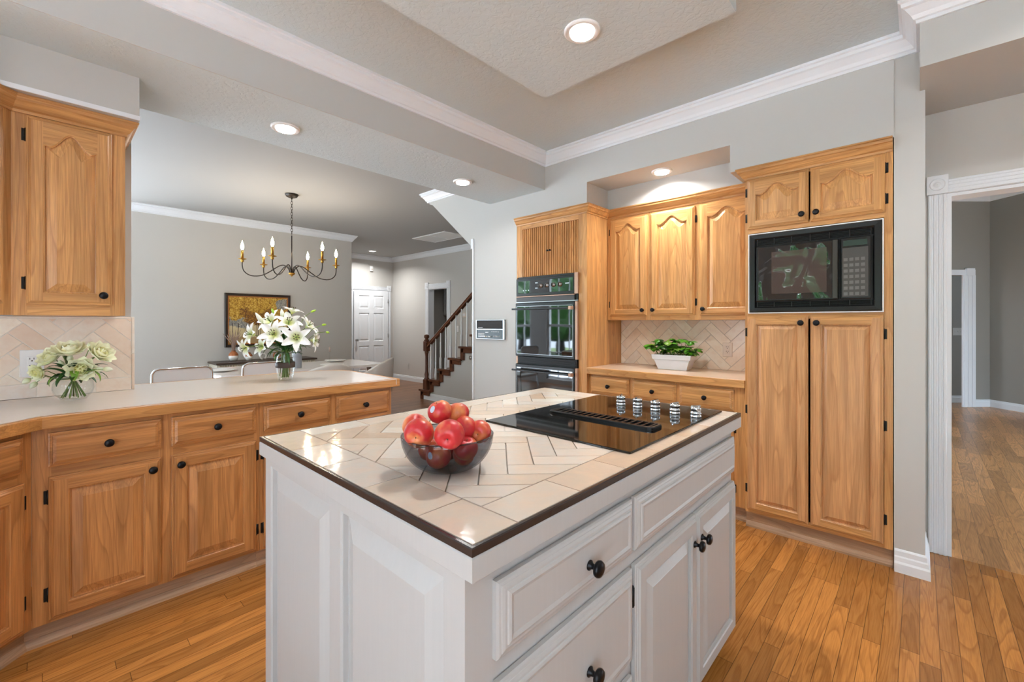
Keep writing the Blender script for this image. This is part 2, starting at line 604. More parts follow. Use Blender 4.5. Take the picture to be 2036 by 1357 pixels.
        return s.add(vs, fs, mat)

    def strips(s, rings, mat=0, closed=True, fill=True, mats=None, smooth=False):
        n = len(rings[0])
        vs = [p for r in rings for p in r]
        o = len(s.v)
        s.v += [tuple(p) for p in vs]
        for a in range(len(rings) - 1):
            for i in range(n if closed else n - 1):
                j = (i + 1) % n
                s.f.append((o + a * n + i, o + a * n + j, o + (a + 1) * n + j, o + (a + 1) * n + i))
                s.m.append(mats[i] if mats else mat)
                s.smooth.append(smooth)
        if fill:
            s.f.append(tuple(o + (len(rings) - 1) * n + i for i in range(n)))
            s.m.append(mat)
            s.smooth.append(smooth)
        return s

    def build(s, name, mats, parent=None, loc=(0, 0, 0), rot=(0, 0, 0), recalc=True):
        me = bpy.data.meshes.new(name)
        me.from_pydata(s.v, [], s.f)
        if not isinstance(mats, (list, tuple)):
            mats = [mats]
        for m in mats:
            me.materials.append(M[m] if isinstance(m, str) else m)
        me.polygons.foreach_set('material_index', s.m)
        me.polygons.foreach_set('use_smooth', s.smooth)
        if recalc:
            import bmesh
            bm = bmesh.new()
            bm.from_mesh(me)
            bmesh.ops.recalc_face_normals(bm, faces=bm.faces)
            bm.to_mesh(me)
            bm.free()
        me.update()
        o = bpy.data.objects.new(name, me)
        C.objects.link(o)
        o.parent = parent
        o.location = loc
        o.rotation_euler = rot
        return o


def tag(o, label, cat, group=None, kind=None):
    o['label'] = label
    o['category'] = cat
    if group:
        o['group'] = group
    if kind:
        o['kind'] = kind
    return o


def thing(name, label, cat, loc=(0, 0, 0), rz=0.0, group=None):
    o = bpy.data.objects.new(name, None)
    o.empty_display_size = .05
    C.objects.link(o)
    o.location = loc
    o.rotation_euler = (0, 0, rz)
    return tag(o, label, cat, group)


def struct(name, mb, mat, label=None):
    o = mb.build(name, mat)
    o['kind'] = 'structure'
    if label:
        o['label'] = label
    return o


def dup(root, loc, rz, label, group=None):
    def cp(o, par):
        c = o.copy()
        C.objects.link(c)
        c.parent = par
        for ch in [x for x in list(C.objects) if x.parent == o]:
            cp(ch, c)
        return c
    r = cp(root, None)
    r.location = loc
    r.rotation_euler = (0, 0, rz)
    r['label'] = label
    if group:
        r['group'] = group
    return r


# ================================================================== STRUCTURE
CH = 2.74
struct('floor', MB().box(-3.2, 2.3, -3.2, 3.38, -.12, 0), 'floor', 'honey oak strip floor of the kitchen')
struct('floor', MB().box(-9.6, -3.2, -1.4, 8.0, -.12, 0), 'floor3', 'oak floor of the dining and stair area, grazing-view darkening in its colour')
struct('floor', MB().box(-3.2, 5.0, 3.38, 12.0, -.12, 0), 'floor2', 'oak plank floor of the hall beyond the doorway')
# kitchen ceiling (tall part) with a dropped panel, lower textured ceiling, dining ceiling
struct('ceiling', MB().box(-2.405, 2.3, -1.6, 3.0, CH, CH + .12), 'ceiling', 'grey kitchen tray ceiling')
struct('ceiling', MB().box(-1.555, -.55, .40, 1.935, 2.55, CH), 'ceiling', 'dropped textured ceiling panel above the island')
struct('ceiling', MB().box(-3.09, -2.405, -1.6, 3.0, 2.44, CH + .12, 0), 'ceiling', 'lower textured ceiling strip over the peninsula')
struct('ceiling', MB().box(-9.2, -3.09, -1.3, 5.7, CH, CH + .12), 'ceiling_d', 'dining room ceiling')
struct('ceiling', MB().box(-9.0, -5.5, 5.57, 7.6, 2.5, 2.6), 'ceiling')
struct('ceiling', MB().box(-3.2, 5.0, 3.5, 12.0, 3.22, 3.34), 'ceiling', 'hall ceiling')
# painted faces of the beam (thin skin of plaster on the kitchen side)
struct('wall_beam', MB().box(-2.405, -2.400, -1.6, 3.0, 2.4405, CH), 'wall', 'painted face of the dropped beam')
# north wall of the kitchen
w = MB()
w.box(-3.33, -2.737, 3.0, 3.14, 0, CH)
w.box(-2.737, -1.97, 3.0, 3.66, 2.236, CH)
w.box(-1.97, -.887, 3.0, 3.66, 2.414, CH)
w.box(-1.97, -.887, 3.325, 3.66, 2.238, 2.414)
w.box(-.887, -.098, 2.995, 3.66, 2.236, CH)
w.box(-.098, .02, 3.0, 3.66, 0, CH)
w.box(-2.737, -.098, 3.56, 3.66, 0, 2.236)
w.box(-.098, 0.0, 2.72, 3.0, 2.44, CH + .02) if False else None
struct('wall_north', w, 'wall', 'light grey kitchen wall with cabinet recesses')
struct('wall_header', MB().box(0.0, 2.3, 2.72, 3.38, 2.44, CH + .1), 'wall', 'dropped header before the hall doorway')
# wall with the cased opening to the hall
w = MB()
w.box(.02, .125, 3.38, 3.50, 0, 2.44)
w.box(.125, 1.45, 3.38, 3.50, 1.99, 2.44)
w.box(1.45, 2.4, 3.38, 3.50, 0, 2.44)
w.box(-.1, 2.4, 3.38, 3.50, 2.44, 3.3)
struct('wall_hall', w, 'wall_grey', 'wall with the cased hall opening')
# bulkhead of the upper stair flight
struct('wall_stairs', MB().prism([(-3.33, CH), (-4.10, CH), (-4.08, 2.62), (-4.025, 2.603), (-3.40, 2.085), (-3.33, 2.03)], 3.0, 3.12, axis='y'), 'wall', 'sloped wall of the upper stair flight')
struct('wall_stairs', MB().box(-3.33, -3.21, 3.14, 5.6, 0, CH), 'wall')
# west kitchen wall behind the corner counter
w = MB()
w.box(-3.28, -3.14, -1.6, .328, 0, 2.44)
w.box(-3.14, -2.71, -1.6, .312, 2.2355, 2.44)
struct('wall_west', w, 'wall', 'west wall stub with bulkhead above the corner cabinet')
struct('trim_12', MB().box(-2.709, -2.703, -1.6, .314, 2.236, 2.256), 'trim', 'white caulk strip under the bulkhead above the corner cabinets')
# dining room walls
struct('wall_dining', MB().box(-7.15, -7.03, .55, 3.56, 0, CH).box(-7.15, -7.03, -1.3, .55, 2.6, CH).box(-7.15, -7.03, -1.3, .55, 0, .2), 'wall_grey', 'grey dining room wall with the painting')
struct('wall_passage', MB().box(-8.9, -7.15, 3.44, 3.56, 0, CH), 'wall_grey')
struct('wall_far_west', MB().box(-8.92, -8.8, 3.56, 5.57, 0, CH), 'wall_grey', 'grey wall around the six panel door')
w = MB()
w.box(-8.92, -7.45, 5.45, 5.57, 0, CH)
w.box(-7.45, -6.83, 5.45, 5.57, 1.97, CH)
w.box(-6.83, -3.2, 5.45, 5.57, 0, CH)
struct('wall_far_north', w, 'wall_grey', 'grey far wall with the laundry opening')
w = MB()
w.box(-9.0, -8.9, 5.57, 7.6, 0, 2.5)
w.box(-9.0, -5.5, 7.5, 7.6, 0, 2.5)
w.box(-5.6, -5.5, 5.57, 7.6, 0, 2.5)
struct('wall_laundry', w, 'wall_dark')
# wall below the stairs
struct('wall_under_stairs', MB().prism([(-6.02, 0), (-3.33, 0), (-3.33, 2.02), (-3.45, 1.98), (-6.02, .04)], 4.36, 4.42, axis='y') if False else
       MB().prism([(-6.06, 0), (-3.33, 0), (-3.33, 2.0), (-3.58, 2.0), (-3.58, 1.80), (-3.84, 1.80), (-3.84, 1.61), (-4.10, 1.61), (-4.10, 1.42), (-4.355, 1.42), (-4.355, 1.23), (-4.61, 1.23), (-4.61, 1.04),
                   (-4.865, 1.04), (-4.865, .86), (-5.12, .86), (-5.12, .67), (-5.375, .67), (-5.375, .48), (-5.63, .48), (-5.63, .29), (-5.885, .29), (-5.885, .12), (-6.06, .12)], 4.33, 4.40, axis='y'), 'wall', 'grey wall panel under the stairs')


# windows on the sunny sides (behind the camera)
def window_wall(name, x0, x1, y, wins, z0, z1, n0):
    w = MB()
    xs = x0
    for a, b in wins:
        w.box(xs, a, y - .12, y, 0, CH)
        w.box(a, b, y - .12, y, 0, z0)
        w.box(a, b, y - .12, y, z1, CH)
        xs = b
    w.box(xs, x1, y - .12, y, 0, CH)
    struct(name, w, 'wall')
    for i, (a, b) in enumerate(wins):
        f = MB()
        for s0, s1, t0, t1 in ((a, a + .05, z0, z1), (b - .05, b, z0, z1), (a, b, z0, z0 + .05), (a, b, z1 - .05, z1)):
            f.box(s0, s1, y - .09, y - .03, t0, t1)
        zm = (z0 + z1) / 2
        f.box(a, b, y - .09, y - .03, zm - .025, zm + .025)
        for k in (1, 2):
            xm = a + (b - a) * k / 3
            f.box(xm - .009, xm + .009, y - .07, y - .05, z0, z1)
        for zz in ((z0 + zm) / 2, (z1 + zm) / 2):
            f.box(a, b, y - .07, y - .05, zz - .009, zz + .009)
        f.sweep([(0, 0), (0, 0)], [(0, 0), (0, 0)]) if False else None
        o = f.build('window_%d' % (n0 + i), 'trim')
        o['kind'] = 'structure'


window_wall('wall_south_dining', -7.15, -3.28, -1.3, [(-6.9, -6.2), (-5.75, -4.95), (-4.65, -4.25)], .10, 2.30, 1)
window_wall('wall_south', -3.28, 2.3, -1.6, [(-2.60, -2.05), (-1.50, -.90), (-.10, .85), (1.05, 2.15)], .12, 2.20, 4)
struct('wall_east', MB().box(2.3, 2.42, 1.6, 3.38, 0, CH).box(2.3, 2.42, -1.72, 1.6, 0, CH), 'wall')
# hall walls (angled)
A = [(-1.2, 7.93), (.455, 9.476)]
Bp = [(.60, 9.61), (.775, 9.775), (1.10, 9.44), (3.2, 7.35)]


def wallseg(mb, p, q, z0, z1, t=.12):
    p, q = Vector(p), Vector(q)
    d = (q - p).normalized()
    n = Vector((-d.y, d.x)) * t
    mb.prism([tuple(p), tuple(q), tuple(q + n), tuple(p + n)], z0, z1)


w = MB()
wallseg(w, Bp[0], Bp[1], 0, 3.22)
wallseg(w, Bp[1], Bp[3], 0, 3.22)
wallseg(w, (-.35, 8.725), Bp[0], 1.99, 3.22)
wallseg(w, (-1.5, 7.65), (-.35, 8.725), 0, 3.22)
w.box(3.2, 3.32, 3.5, 7.5, 1.2, 3.22)
w.box(-1.6, -1.5, 3.7, 7.7, 0, 3.22)
wallseg(w, (-.7, 9.0), (.55, 10.02), 0, 2.6)
wallseg(w, (.55, 10.02), (.85, 9.9), 0, 2.6)
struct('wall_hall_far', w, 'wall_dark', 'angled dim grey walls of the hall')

# ------------------------------------------------------------------ mouldings
crown = [(0, 2.638), (.012, 2.638), (.014, 2.652), (.022, 2.656), (.030, 2.672), (.052, 2.700), (.062, 2.706), (.064, 2.722), (.074, 2.726), (.074, 2.74), (0, 2.74)]


def trim(name, prof, path, mat='trim', closed=False, label=None):
    return struct(name, MB().sweep(prof, path, closed), mat, label)


trim('trim_1', crown, [(-2.40, -1.55), (-2.40, 3.0), (0.0, 3.0), (0.0, 2.72), (2.28, 2.72)], label='white crown moulding around the kitchen ceiling')
dcr = [(o, z) for o, z in crown]
trim('trim_2', dcr, [(-7.03, -1.2), (-7.03, 3.56), (-8.8, 3.56), (-8.8, 5.45), (-3.35, 5.45)], label='white crown moulding of the dining and stair area')
trim('trim_3', dcr, [(-4.10, 3.12), (-4.10, 3.0), (-3.0, 3.0)])
hc = [(o * 1.1, z + .47) for o, z in crown]
trim('trim_4', hc, [(-1.3, 7.835), Bp[1], Bp[3]])
base = [(0, 0), (.016, 0), (.016, .075), (.011, .088), (.011, .1), (.004, .108), (0, .11)]
trim('baseboard_far', base, [(-8.8, 3.56), (-8.8, 4.40)])
trim('baseboard_far', base, [(-8.8, 5.40), (-8.8, 5.45), (-7.55, 5.45)])
trim('baseboard_far', base, [(-6.73, 5.45), (-3.33, 5.45)])
trim('baseboard_stairs', base, [(-6.06, 4.33), (-3.33, 4.33)])
trim('baseboard_dining', base, [(-7.03, -1.2), (-7.03, 3.56)])
trim('baseboard_hall', base, [Bp[0], Bp[1], Bp[3]])
trim('baseboard_hall', base, [(-.7, 9.0), (.55, 10.02)])
big = [(0, 0), (.020, 0), (.019, .045), (.014, .055), (.012, .075), (.008, .082), (.007, .105), (.003, .112), (0, .115)]
trim('baseboard_north', big, [(-.096, 3.0), (.02, 3.0), (.02, 3.36)], label='white baseboard around the pillar by the pantry')
trim('baseboard_north', big, [(-3.33, 3.14), (-3.33, 3.0), (-2.74, 3.0)])


def casing(name, plane, at, a0, a1, ztop, w=.07, sgn=-1, foot=0.0, t=.02, label=None):
    """fluted door casing with corner rosettes; plane 'y' (wall face at y=at, opening a0..a1 in x) or 'x'."""
    mb = MB()

    def bx(u0, u1, z0, z1, d):
        if plane == 'y':
            mb.bbox(u0, u1, at + min(sgn * d, 0), at + max(sgn * d, 0), z0, z1, .002)
        else:
            mb.bbox(at + min(sgn * d, 0), at + max(sgn * d, 0), u0, u1, z0, z1, .002)
    for u in (a0 - w, a1):
        bx(u, u + w, foot, ztop, t * .6)
        for k in (0.04, .30, .56, .80):
            bx(u + w * k, u + w * (k + .16), foot, ztop, t * .85)
        e = w * .08
        bx(u - e, u + w + e, ztop, ztop + w * 1.35, t * 1.25)
        cx, cz = u + w / 2, ztop + w * .675
        prof = [(w * .42, t * 1.25), (w * .42, t * 1.5), (w * .36, t * 1.6), (w * .30, t * 1.35), (w * .22, t * 1.3), (w * .16, t * 1.6), (w * .06, t * 1.7), (.0001, t * 1.5)]
        if plane == 'y':
            mb.lathe([(r, h) for r, h in prof], 20, (cx, at, cz), 'y')
        else:
            mb.lathe([(r, sgn * h) for r, h in prof], 20, (at, cx, cz), 'x')
    bx(a0, a1, ztop, ztop + w, t * .6)
    for k in (0.04, .30, .56, .80):
        bx(a0, a1, ztop + w * k, ztop + w * (k + .16), t * .85)
    return struct(name, mb, 'trim', label)


casing('trim_5', 'y', 3.38, .109, 1.45, 1.985, .076, label='white fluted casing of the hall opening')
struct('trim_6', MB().box(.109, .127, 3.375, 3.505, 0, 1.9665).box(.109, 1.45, 3.375, 3.505, 1.967, 1.984), 'trim')
casing('trim_7', 'y', 5.45, -7.44, -6.83, 1.965, .10)
struct('trim_8', MB().box(-7.455, -7.435, 5.44, 5.58, 0, 1.97).box(-6.84, -6.82, 5.44, 5.58, 0, 1.97).box(-7.44, -6.83, 5.44, 5.58, 1.955, 1.975), 'trim')
casing('trim_9', 'x', -8.8, 4.49, 5.30, 1.985, .085, 1)
# hall inner casing (angled)
m = MB()
d = Vector((.73, .683)).normalized()
for k, (o0, o1, tt) in enumerate(((0, .14, .02), (.02, .05, .028), (.075, .1, .028), (.15, .2, .015))):
    p = Vector((.462, 9.465)) + d * o0
    q = Vector((.462, 9.465)) + d * o1
    n = Vector((d.y, -d.x)) * tt
    m.prism([tuple(p), tuple(q), tuple(q + n), tuple(p + n)], 0, 1.99)
p, q = Vector((-.35, 8.70)), Vector((.60, 9.59))
n = Vector((d.y, -d.x)) * .02
m.prism([tuple(p), tuple(q), tuple(q + n), tuple(p + n)], 1.99, 2.07)
p = Vector((.46, 9.455)) + d * .05
q = p + d * .12
n = Vector((d.y, -d.x)) * .035
m.prism([tuple(p), tuple(q), tuple(q + n), tuple(p + n)], 1.98, 2.09)
struct('trim_10', m, 'trim')

# corner bead strip + small crown return at the stair wall end
struct('trim_11', MB().box(-3.345, -3.328, 2.99, 3.02, .0, 2.03).box(-3.36, -3.328, 2.985, 3.02, 2.03, 2.13), 'trim')


# ================================================================== CABINET PARTS
KNOB = None


def knob_mesh(r=.0165):
    return MB().lathe([(.0001, 0), (r * .62, 0), (r * .62, .0022), (r * .36, .006), (r * .30, .013), (r * .42, .016), (r * .93, .0195), (r, .0245), (r * .88, .0295), (r * .45, .0325), (.0001, .033)], 20, axis='y')


def put_knob(par, x, y, z):
    return knob_mesh().build('knob', 'black', par, (x, y, z))


def put_hinge(par, x, y, z, side, mat='hinge'):
    m = MB()
    m.bbox(-.006, .006, -.003, .001, -.026, .026, .001)
    m.lathe([(.0045, -.024), (.0045, .024)], 10, (side * .006, -.004, 0))
    m.lathe([(.003, -.028), (.003, .028)], 8, (side * .006, -.004, 0))
    return m.build('hinge', mat, par, (x, y, z))


def arch(u, H):
    s = abs(2 * u - 1)
    return H * (.5 + .5 * math.cos(PI * min(1, s / .74))) - (H * .10 * math.exp(-((s - .80) / .10) ** 2))


def door_mesh(w, h, H=0.0, st=.055, t=.02, rail=.055, topr=None, bead=False, bevel=.032):
    mb = MB()
    topr = topr if topr is not None else rail
    prof = [(0, 0), (0, .5 * t), (.003, .62 * t), (.006, .62 * t), (.0085, .78 * t), (.010, .78 * t), (.015, t)]
    rings = [[(i, -y, i), (w - i, -y, i), (w - i, -y, h - i), (i, -y, h - i)] for i, y in prof]
    mb.strips(rings, fill=False, mats=[1, 0, 1, 0])
    e = .015
    Y = -t
    zt = h - topr - H

    def Q(x0, x1, z0, z1, m):
        mb.add([(x0, Y, z0), (x1, Y, z0), (x1, Y, z1), (x0, Y, z1)], [(0, 1, 2, 3)], m)
    Q(e, st, e, h - e, 0)
    Q(w - st, w - e, e, h - e, 0)
    Q(st, w - st, e, rail, 1)
    N = 28 if H else 1
    top = [(st + (w - 2 * st) * k / N, zt + (arch(k / N, H) if H else 0)) for k in range(N + 1)]
    for k in range(N):
        (a, za), (b, zb) = top[k], top[k + 1]
        mb.add([(a, Y, za), (b, Y, zb), (b, Y, h - e), (a, Y, h - e)], [(0, 1, 2, 3)], 1)

    def ring(d, y):
        pts = [(st + d, y, rail + d), (w - st - d, y, rail + d)]
        for k in range(N, -1, -1):
            u = k / N
            z = zt + (arch(u, H) if H else 0) - d
            pts.append((st + d + (w - 2 * st - 2 * d) * u, y, z))
        return pts
    bv = min(bevel, (w - 2 * st) * .28, (h - rail - topr - H) * .25)
    mb.strips([ring(0, Y), ring(.003, Y + .0025), ring(.005, Y + .003), ring(.006, Y + .012), ring(.009, Y + .0125), ring(bv + .008, Y + .002), ring(bv + .010, Y + .001)], 0)
    mb.add([(0, 0, 0), (w, 0, 0), (w, 0, h), (0, 0, h)], [(0, 1, 2, 3)], 0)
    return mb


def slab_mesh(w, h, t=.02, e=.022, three=False):
    mb = MB()
    if three:
        prof = [(0, 0), (0, .45 * t), (.004, .6 * t), (.009, .66 * t), (.010, .72 * t), (.016, .82 * t), (.021, .82 * t), (.023, .94 * t), (.028, 1.02 * t), (.033, .95 * t), (.036, .9 * t)]
    else:
        prof = [(0, 0), (0, .5 * t), (.004, .56 * t), (.006, .64 * t), (.010, .64 * t), (.012, .8 * t), (e, t), (e + .001, t)]
    rings = [[(i, -y, i), (w - i, -y, i), (w - i, -y, h - i), (i, -y, h - i)] for i, y in prof]
    mb.strips(rings, 0)
    mb.add([(0, 0, 0), (w, 0, 0), (w, 0, h), (0, 0, h)], [(0, 1, 2, 3)], 0)
    return mb


def door(par, x0, x1, z0, z1, H=0, knob=None, hinges=None, mats=('oak_v', 'oak_h'), yoff=0.0, t=.02, hz=None, **kw):
    w, h = x1 - x0, z1 - z0
    d = door_mesh(w, h, H, t=t, **kw).build('door', list(mats), par, (x0, yoff, z0))
    if knob == 'r':
        put_knob(d, w - .032, -t, kw.get('kz', .04) if False else DK(h, 't'))
    elif knob == 'l':
        put_knob(d, .032, -t, DK(h, 't'))
    elif knob == 'rb':
        put_knob(d, w - .030, -t, .045)
    elif knob == 'lb':
        put_knob(d, .030, -t, .045)
    if hinges:
        sd = -1 if hinges == 'l' else 1
        for z in (hz or (h * .12, h * .88)):
            put_hinge(d, (-.007 if hinges == 'l' else w + .007), -.001, z, -sd)
    return d


def DK(h, k):
    return h - .042


def drawer(par, x0, x1, z0, z1, mats='oak_h', knob=True, yoff=0.0, t=.02, three=False, kx=None):
    w, h = x1 - x0, z1 - z0
    d = slab_mesh(w, h, t, three=three).build('drawer', mats, par, (x0, yoff, z0))
    if knob:
        put_knob(d, kx if kx else w / 2, -t, h / 2)
    return d


def frame(par, w, z0, z1, vs, hs, mv='oak_v', mh='oak_h', t=.019):
    """face frame: vertical stiles at vs (x0,x1), horizontal rails hs (z0,z1); front at y=0"""
    mb = MB()
    for a, b in vs:
        mb.box(a, b, 0, t, z0, z1, 0)
    for k in range(len(vs) - 1):
        for c, d_ in hs:
            mb.box(vs[k][1], vs[k + 1][0], 0.0005, t, c, d_, 1)
    return mb.build('face_frame', [mv, mh], par)


def toe_kick(par, x0, x1, y0=.05, h=.098, ends=(0, 0)):
    mb = MB()
    mb.box(x0, x1, y0, y0 + .02, 0, h)
    prof = [(0, 0), (.016, 0), (.016, .012), (.010, .024), (.004, .032), (0, .034)]
    vs = []
    for x in (x0, x1):
        for o, z in prof:
            vs.append((x, y0 - o, z))
    k = len(prof)
    mb.add(vs, [(q, (q + 1) % k, k + (q + 1) % k, k + q) for q in range(k)] + [tuple(range(k)), tuple(range(k, 2 * k))])
    return mb.build('toe_kick', 'toe', par)


# ------------------------------------------------------------------ peninsula base cabinets (face +x)
PX = -2.50


def base_unit(label, y0, y1, ds, loc, rz, first, last, name='base_cabinet'):
    t = thing(name, label, 'cabinet', loc, rz)
    w = y1 - y0
    MB().box(0.0, w, .019, .58, .098, .862).build('carcass', 'oakp_v', t)
    vs = []
    edges = [0.0] + [v for d_ in ds for v in (d_[0] - y0, d_[1] - y0)] + [w]
    for k in range(0, len(edges), 2):
        vs.append((edges[k] - (0 if k == 0 else .008) , edges[k + 1] + (0.008 if k + 2 < len(edges) else 0)))
    frame(t, w, .098, .862, vs, [(.098, .125), (.66, .72), (.838, .862)], 'oakp_v', 'oakp_h')
    for i, d_ in enumerate(ds):
        a, b = d_[0] - y0, d_[1] - y0
        drawer(t, a, b, .712, .845, 'oakp_h')
        door(t, a, b, .112, .672, knob=d_[2], hinges=d_[3], mats=('oakp_v', 'oakp_h'), hz=(.10, .482))
    toe_kick(t, -.0205 if first else 0, w)
    return t


base_unit('worn oak base cabinet with two drawers and two doors, left of the island', -.03, .762, [(.014, .362, 'r', 'l'), (.398, .746, 'l', 'r')], (PX, -.03, 0), R(90), 1, 0)
base_unit('oak base cabinet at the free end of the peninsula, partly behind the island', .763, 1.535, [(.782, 1.132, 'r', 'l'), (1.167, 1.514, 'l', 'r')], (PX, .763, 0), R(90), 0, 1)
# angled corner base cabinet
L_ = .62
t = thing('corner_base_cabinet', 'oak corner base cabinet with angled face at the left picture edge', 'cabinet', (PX + L_ * .7071, -.03 - L_ * .7071, 0), R(135))
MB().prism([(.0, .019), (L_ - .004, .019), (L_ - .26, .26), (.0, .42)], .098, .862).build('carcass', 'oakp_v', t)
frame(t, L_, .098, .862, [(0, .05), (L_ - .05, L_ - .001)], [(.098, .125), (.66, .72), (.838, .862)], 'oakp_v', 'oakp_h')
drawer(t, .04, L_ - .04, .712, .845, 'oakp_h', knob=False)
door(t, .04, L_ - .035, .112, .672, hinges='r', mats=('oakp_v', 'oakp_h'), hz=(.10, .482))
toe_kick(t, 0, L_ + .0205)

# ------------------------------------------------------------------ peninsula countertop
ct = thing('countertop', 'long white laminate countertop with oak edge on the peninsula', 'countertop', (-2.465, -.02, .865))
ox, oy, oz = ct.location
poly = [(-2.05, -.9), (-2.05, -.435), (-2.474, -.02), (-2.468, 1.555), (-3.14, 1.565), (-3.235, 1.53), (-3.30, 1.42), (-3.345, 1.2), (-3.355, .33), (-3.141, .33), (-3.141, -.9)]
inset = [(x, y) for x, y in poly]
MB().prism([(x - ox, y - oy) for x, y in inset], .012, .049).build('counter_surface', 'laminate', ct)
ed = [(-.001, 0), (.020, 0), (.022, .003), (.022, .045), (.019, .0495), (-.001, .0495)]
path = [(x - ox, y - oy) for x, y in [(-3.355, .33), (-3.345, 1.2), (-3.30, 1.42), (-3.235, 1.53), (-3.14, 1.565), (-2.490, 1.557), (-2.494, -.012), (-2.06, -.445)]]
MB().sweep(ed, path[::-1], False).build('oak_edge', 'oak_edge_y', ct)

# ------------------------------------------------------------------ upper left cabinet (face +x) and diagonal corner cabinet
ccrown = [(0, 2.165), (.006, 2.165), (.008, 2.176), (.016, 2.182), (.030, 2.205), (.038, 2.210), (.040, 2.222), (.046, 2.226), (.046, 2.234), (0, 2.234)]


def cab_crown(par, path, prof=ccrown, mat='oak_h'):
    return MB().sweep(prof, path).build('crown_moulding', mat, par)


UX = -2.78
t = thing('wall_cabinet', 'oak wall cabinet with one arched door above the left backsplash', 'cabinet', (UX, -.091, 1.31), R(90))
MB().box(0, .359, .019, .355, 0, .925).build('carcass', 'oak_v', t)
mb = MB()
mb.box(0, .045, 0, .019, 0, .86, 0)
mb.box(.305, .359, 0, .019, 0, .86, 0)
mb.box(.045, .305, .0005, .019, 0, .05, 1)
mb.box(.045, .305, .0005, .019, .845, .925, 1)
mb.box(0, .045, 0, .019, .86, .925, 1)
mb.box(.305, .359, 0, .019, .86, .925, 1)
mb.build('face_frame', ['oak_v', 'oak_h'], t)
door(t, .041, .311, .047, .85, H=.062, knob='rb', hinges='l', topr=.05, st=.05, rail=.05, hz=(.09, .72))
cab_crown(t, [(0, .0), (.359, 0), (.359, .35)], [(o, z - 1.31) for o, z in ccrown])
t = thing('corner_wall_cabinet', 'oak angled corner wall cabinet at the left picture edge', 'cabinet', (UX + .5 * .7071, -.091 - .5 * .7071, 1.31), R(135))
MB().prism([(.0, .0), (.4995, .0), (.4995 - .25, .25), (.0, .4)], 0, .925).build('carcass', 'oak_v', t)
door(t, .04, .46, .047, .85, H=.062, topr=.05, st=.05, rail=.05)
cab_crown(t, [(0, 0), (.4995, 0)], [(o, z - 1.31) for o, z in ccrown])

# ------------------------------------------------------------------ tiles (herringbone at 45 degrees)


def clip(poly, x0, x1, y0, y1):
    for ax, lim, keep in ((0, x0, 1), (0, x1, -1), (1, y0, 1), (1, y1, -1)):
        out = []
        for i in range(len(poly)):
            a, b = poly[i - 1], poly[i]
            ia, ib = keep * (a[ax] - lim) >= 0, keep * (b[ax] - lim) >= 0
            if ia != ib:
                tt = (lim - a[ax]) / (b[ax] - a[ax])
                out.append((a[0] + (b[0] - a[0]) * tt, a[1] + (b[1] - a[1]) * tt))
            if ib:
                out.append(b)
        poly = out
        if len(poly) < 3:
            return []
    return poly


def area(p):
    return abs(sum(p[i - 1][0] * p[i][1] - p[i][0] * p[i - 1][1] for i in range(len(p)))) / 2


def herringbone(x0, x1, y0, y1, W, g, ang=45, off=(0, 0)):
    tiles = []
    ca, sa = math.cos(R(ang)), math.sin(R(ang))
    cx, cy = (x0 + x1) / 2 + off[0], (y0 + y1) / 2 + off[1]
    for k in range(-26, 27):
        for mm in range(-14, 15):
            for rect in ((k + 6 * mm, k, 3, 1), (k + 6 * mm + 5, k, 1, 3)):
                a, b, w_, h_ = rect
                h2 = g / 2 / W
                q = [(a + h2, b + h2), (a + w_ - h2, b + h2), (a + w_ - h2, b + h_ - h2), (a + h2, b + h_ - h2)]
                q = [((u * ca - v * sa) * W + cx, (u * sa + v * ca) * W + cy) for u, v in q]
                c = clip(q, x0, x1, y0, y1)
                if len(c) >= 3 and area(c) > 1e-4:
                    tiles.append(c)
    return tiles


def tile_block(mb, poly, z0, z1, b, to):
    # drop duplicate points
    pts = []
    for p in poly:
        if not pts or (abs(p[0] - pts[-1][0]) + abs(p[1] - pts[-1][1])) > 1e-5:
            pts.append(p)
    if (abs(pts[0][0] - pts[-1][0]) + abs(pts[0][1] - pts[-1][1])) < 1e-5:
        pts.pop()
    if len(pts) < 3:
        return
    cx = sum(p[0] for p in pts) / len(pts)
    cy = sum(p[1] for p in pts) / len(pts)
    r = max(math.hypot(p[0] - cx, p[1] - cy) for p in pts)
    k = 1 - b / r
    ins = [(cx + (x - cx) * k, cy + (y - cy) * k) for x, y in pts]
    mb.strips([[to(x, y, z0) for x, y in pts], [to(x, y, z1 - b * .5) for x, y in pts], [to(x, y, z1) for x, y in ins]])


# left backsplash: plane x=-3.14, u = world y, v = world z
def backsplash(name, label, origin, rz, u0, u1, v0, v1, row, joints, off, edge=True):
    t = thing(name, label, 'backsplash', origin, rz)
    g = .0035
    MB().box(u0, u1, -.0068, -.0005, v0, v1).build('grout_bed', 'grout_l' if edge else 'grout', t)
    mb = MB()
    to = lambda x, y, z: (x, -z, y)
    vr = v0
    if row:
        js = joints
        for a, b in zip(js[:-1], js[1:]):
            tile_block(mb, [(a + g / 2, v0 + .001), (b - g / 2, v0 + .001), (b - g / 2, v0 + row - g / 2), (a + g / 2, v0 + row - g / 2)], .002, .009, .0009, to)
        vr = v0 + row + g / 2
    for q in herringbone(u0 + .001, u1 - (.014 if edge else .001), vr, v1 - (.012 if edge else 0.001), .0685, g, 45, off):
        tile_block(mb, q, .002, .009, .0009, to)
    mb.build('tiles', 'tile_w', t)
    if edge:
        e = MB()
        for k in range(2):
            e.bbox(u1 - .012, u1, -.012, -.001, v0 + k * .195, min(v1, v0 + k * .195 + .194), .003)
        e.bbox(u0, u1 - .0125, -.011, -.001, v1 - .010, v1, .003)
        e.build('edge_trim', 'tile_w', t)
    return t


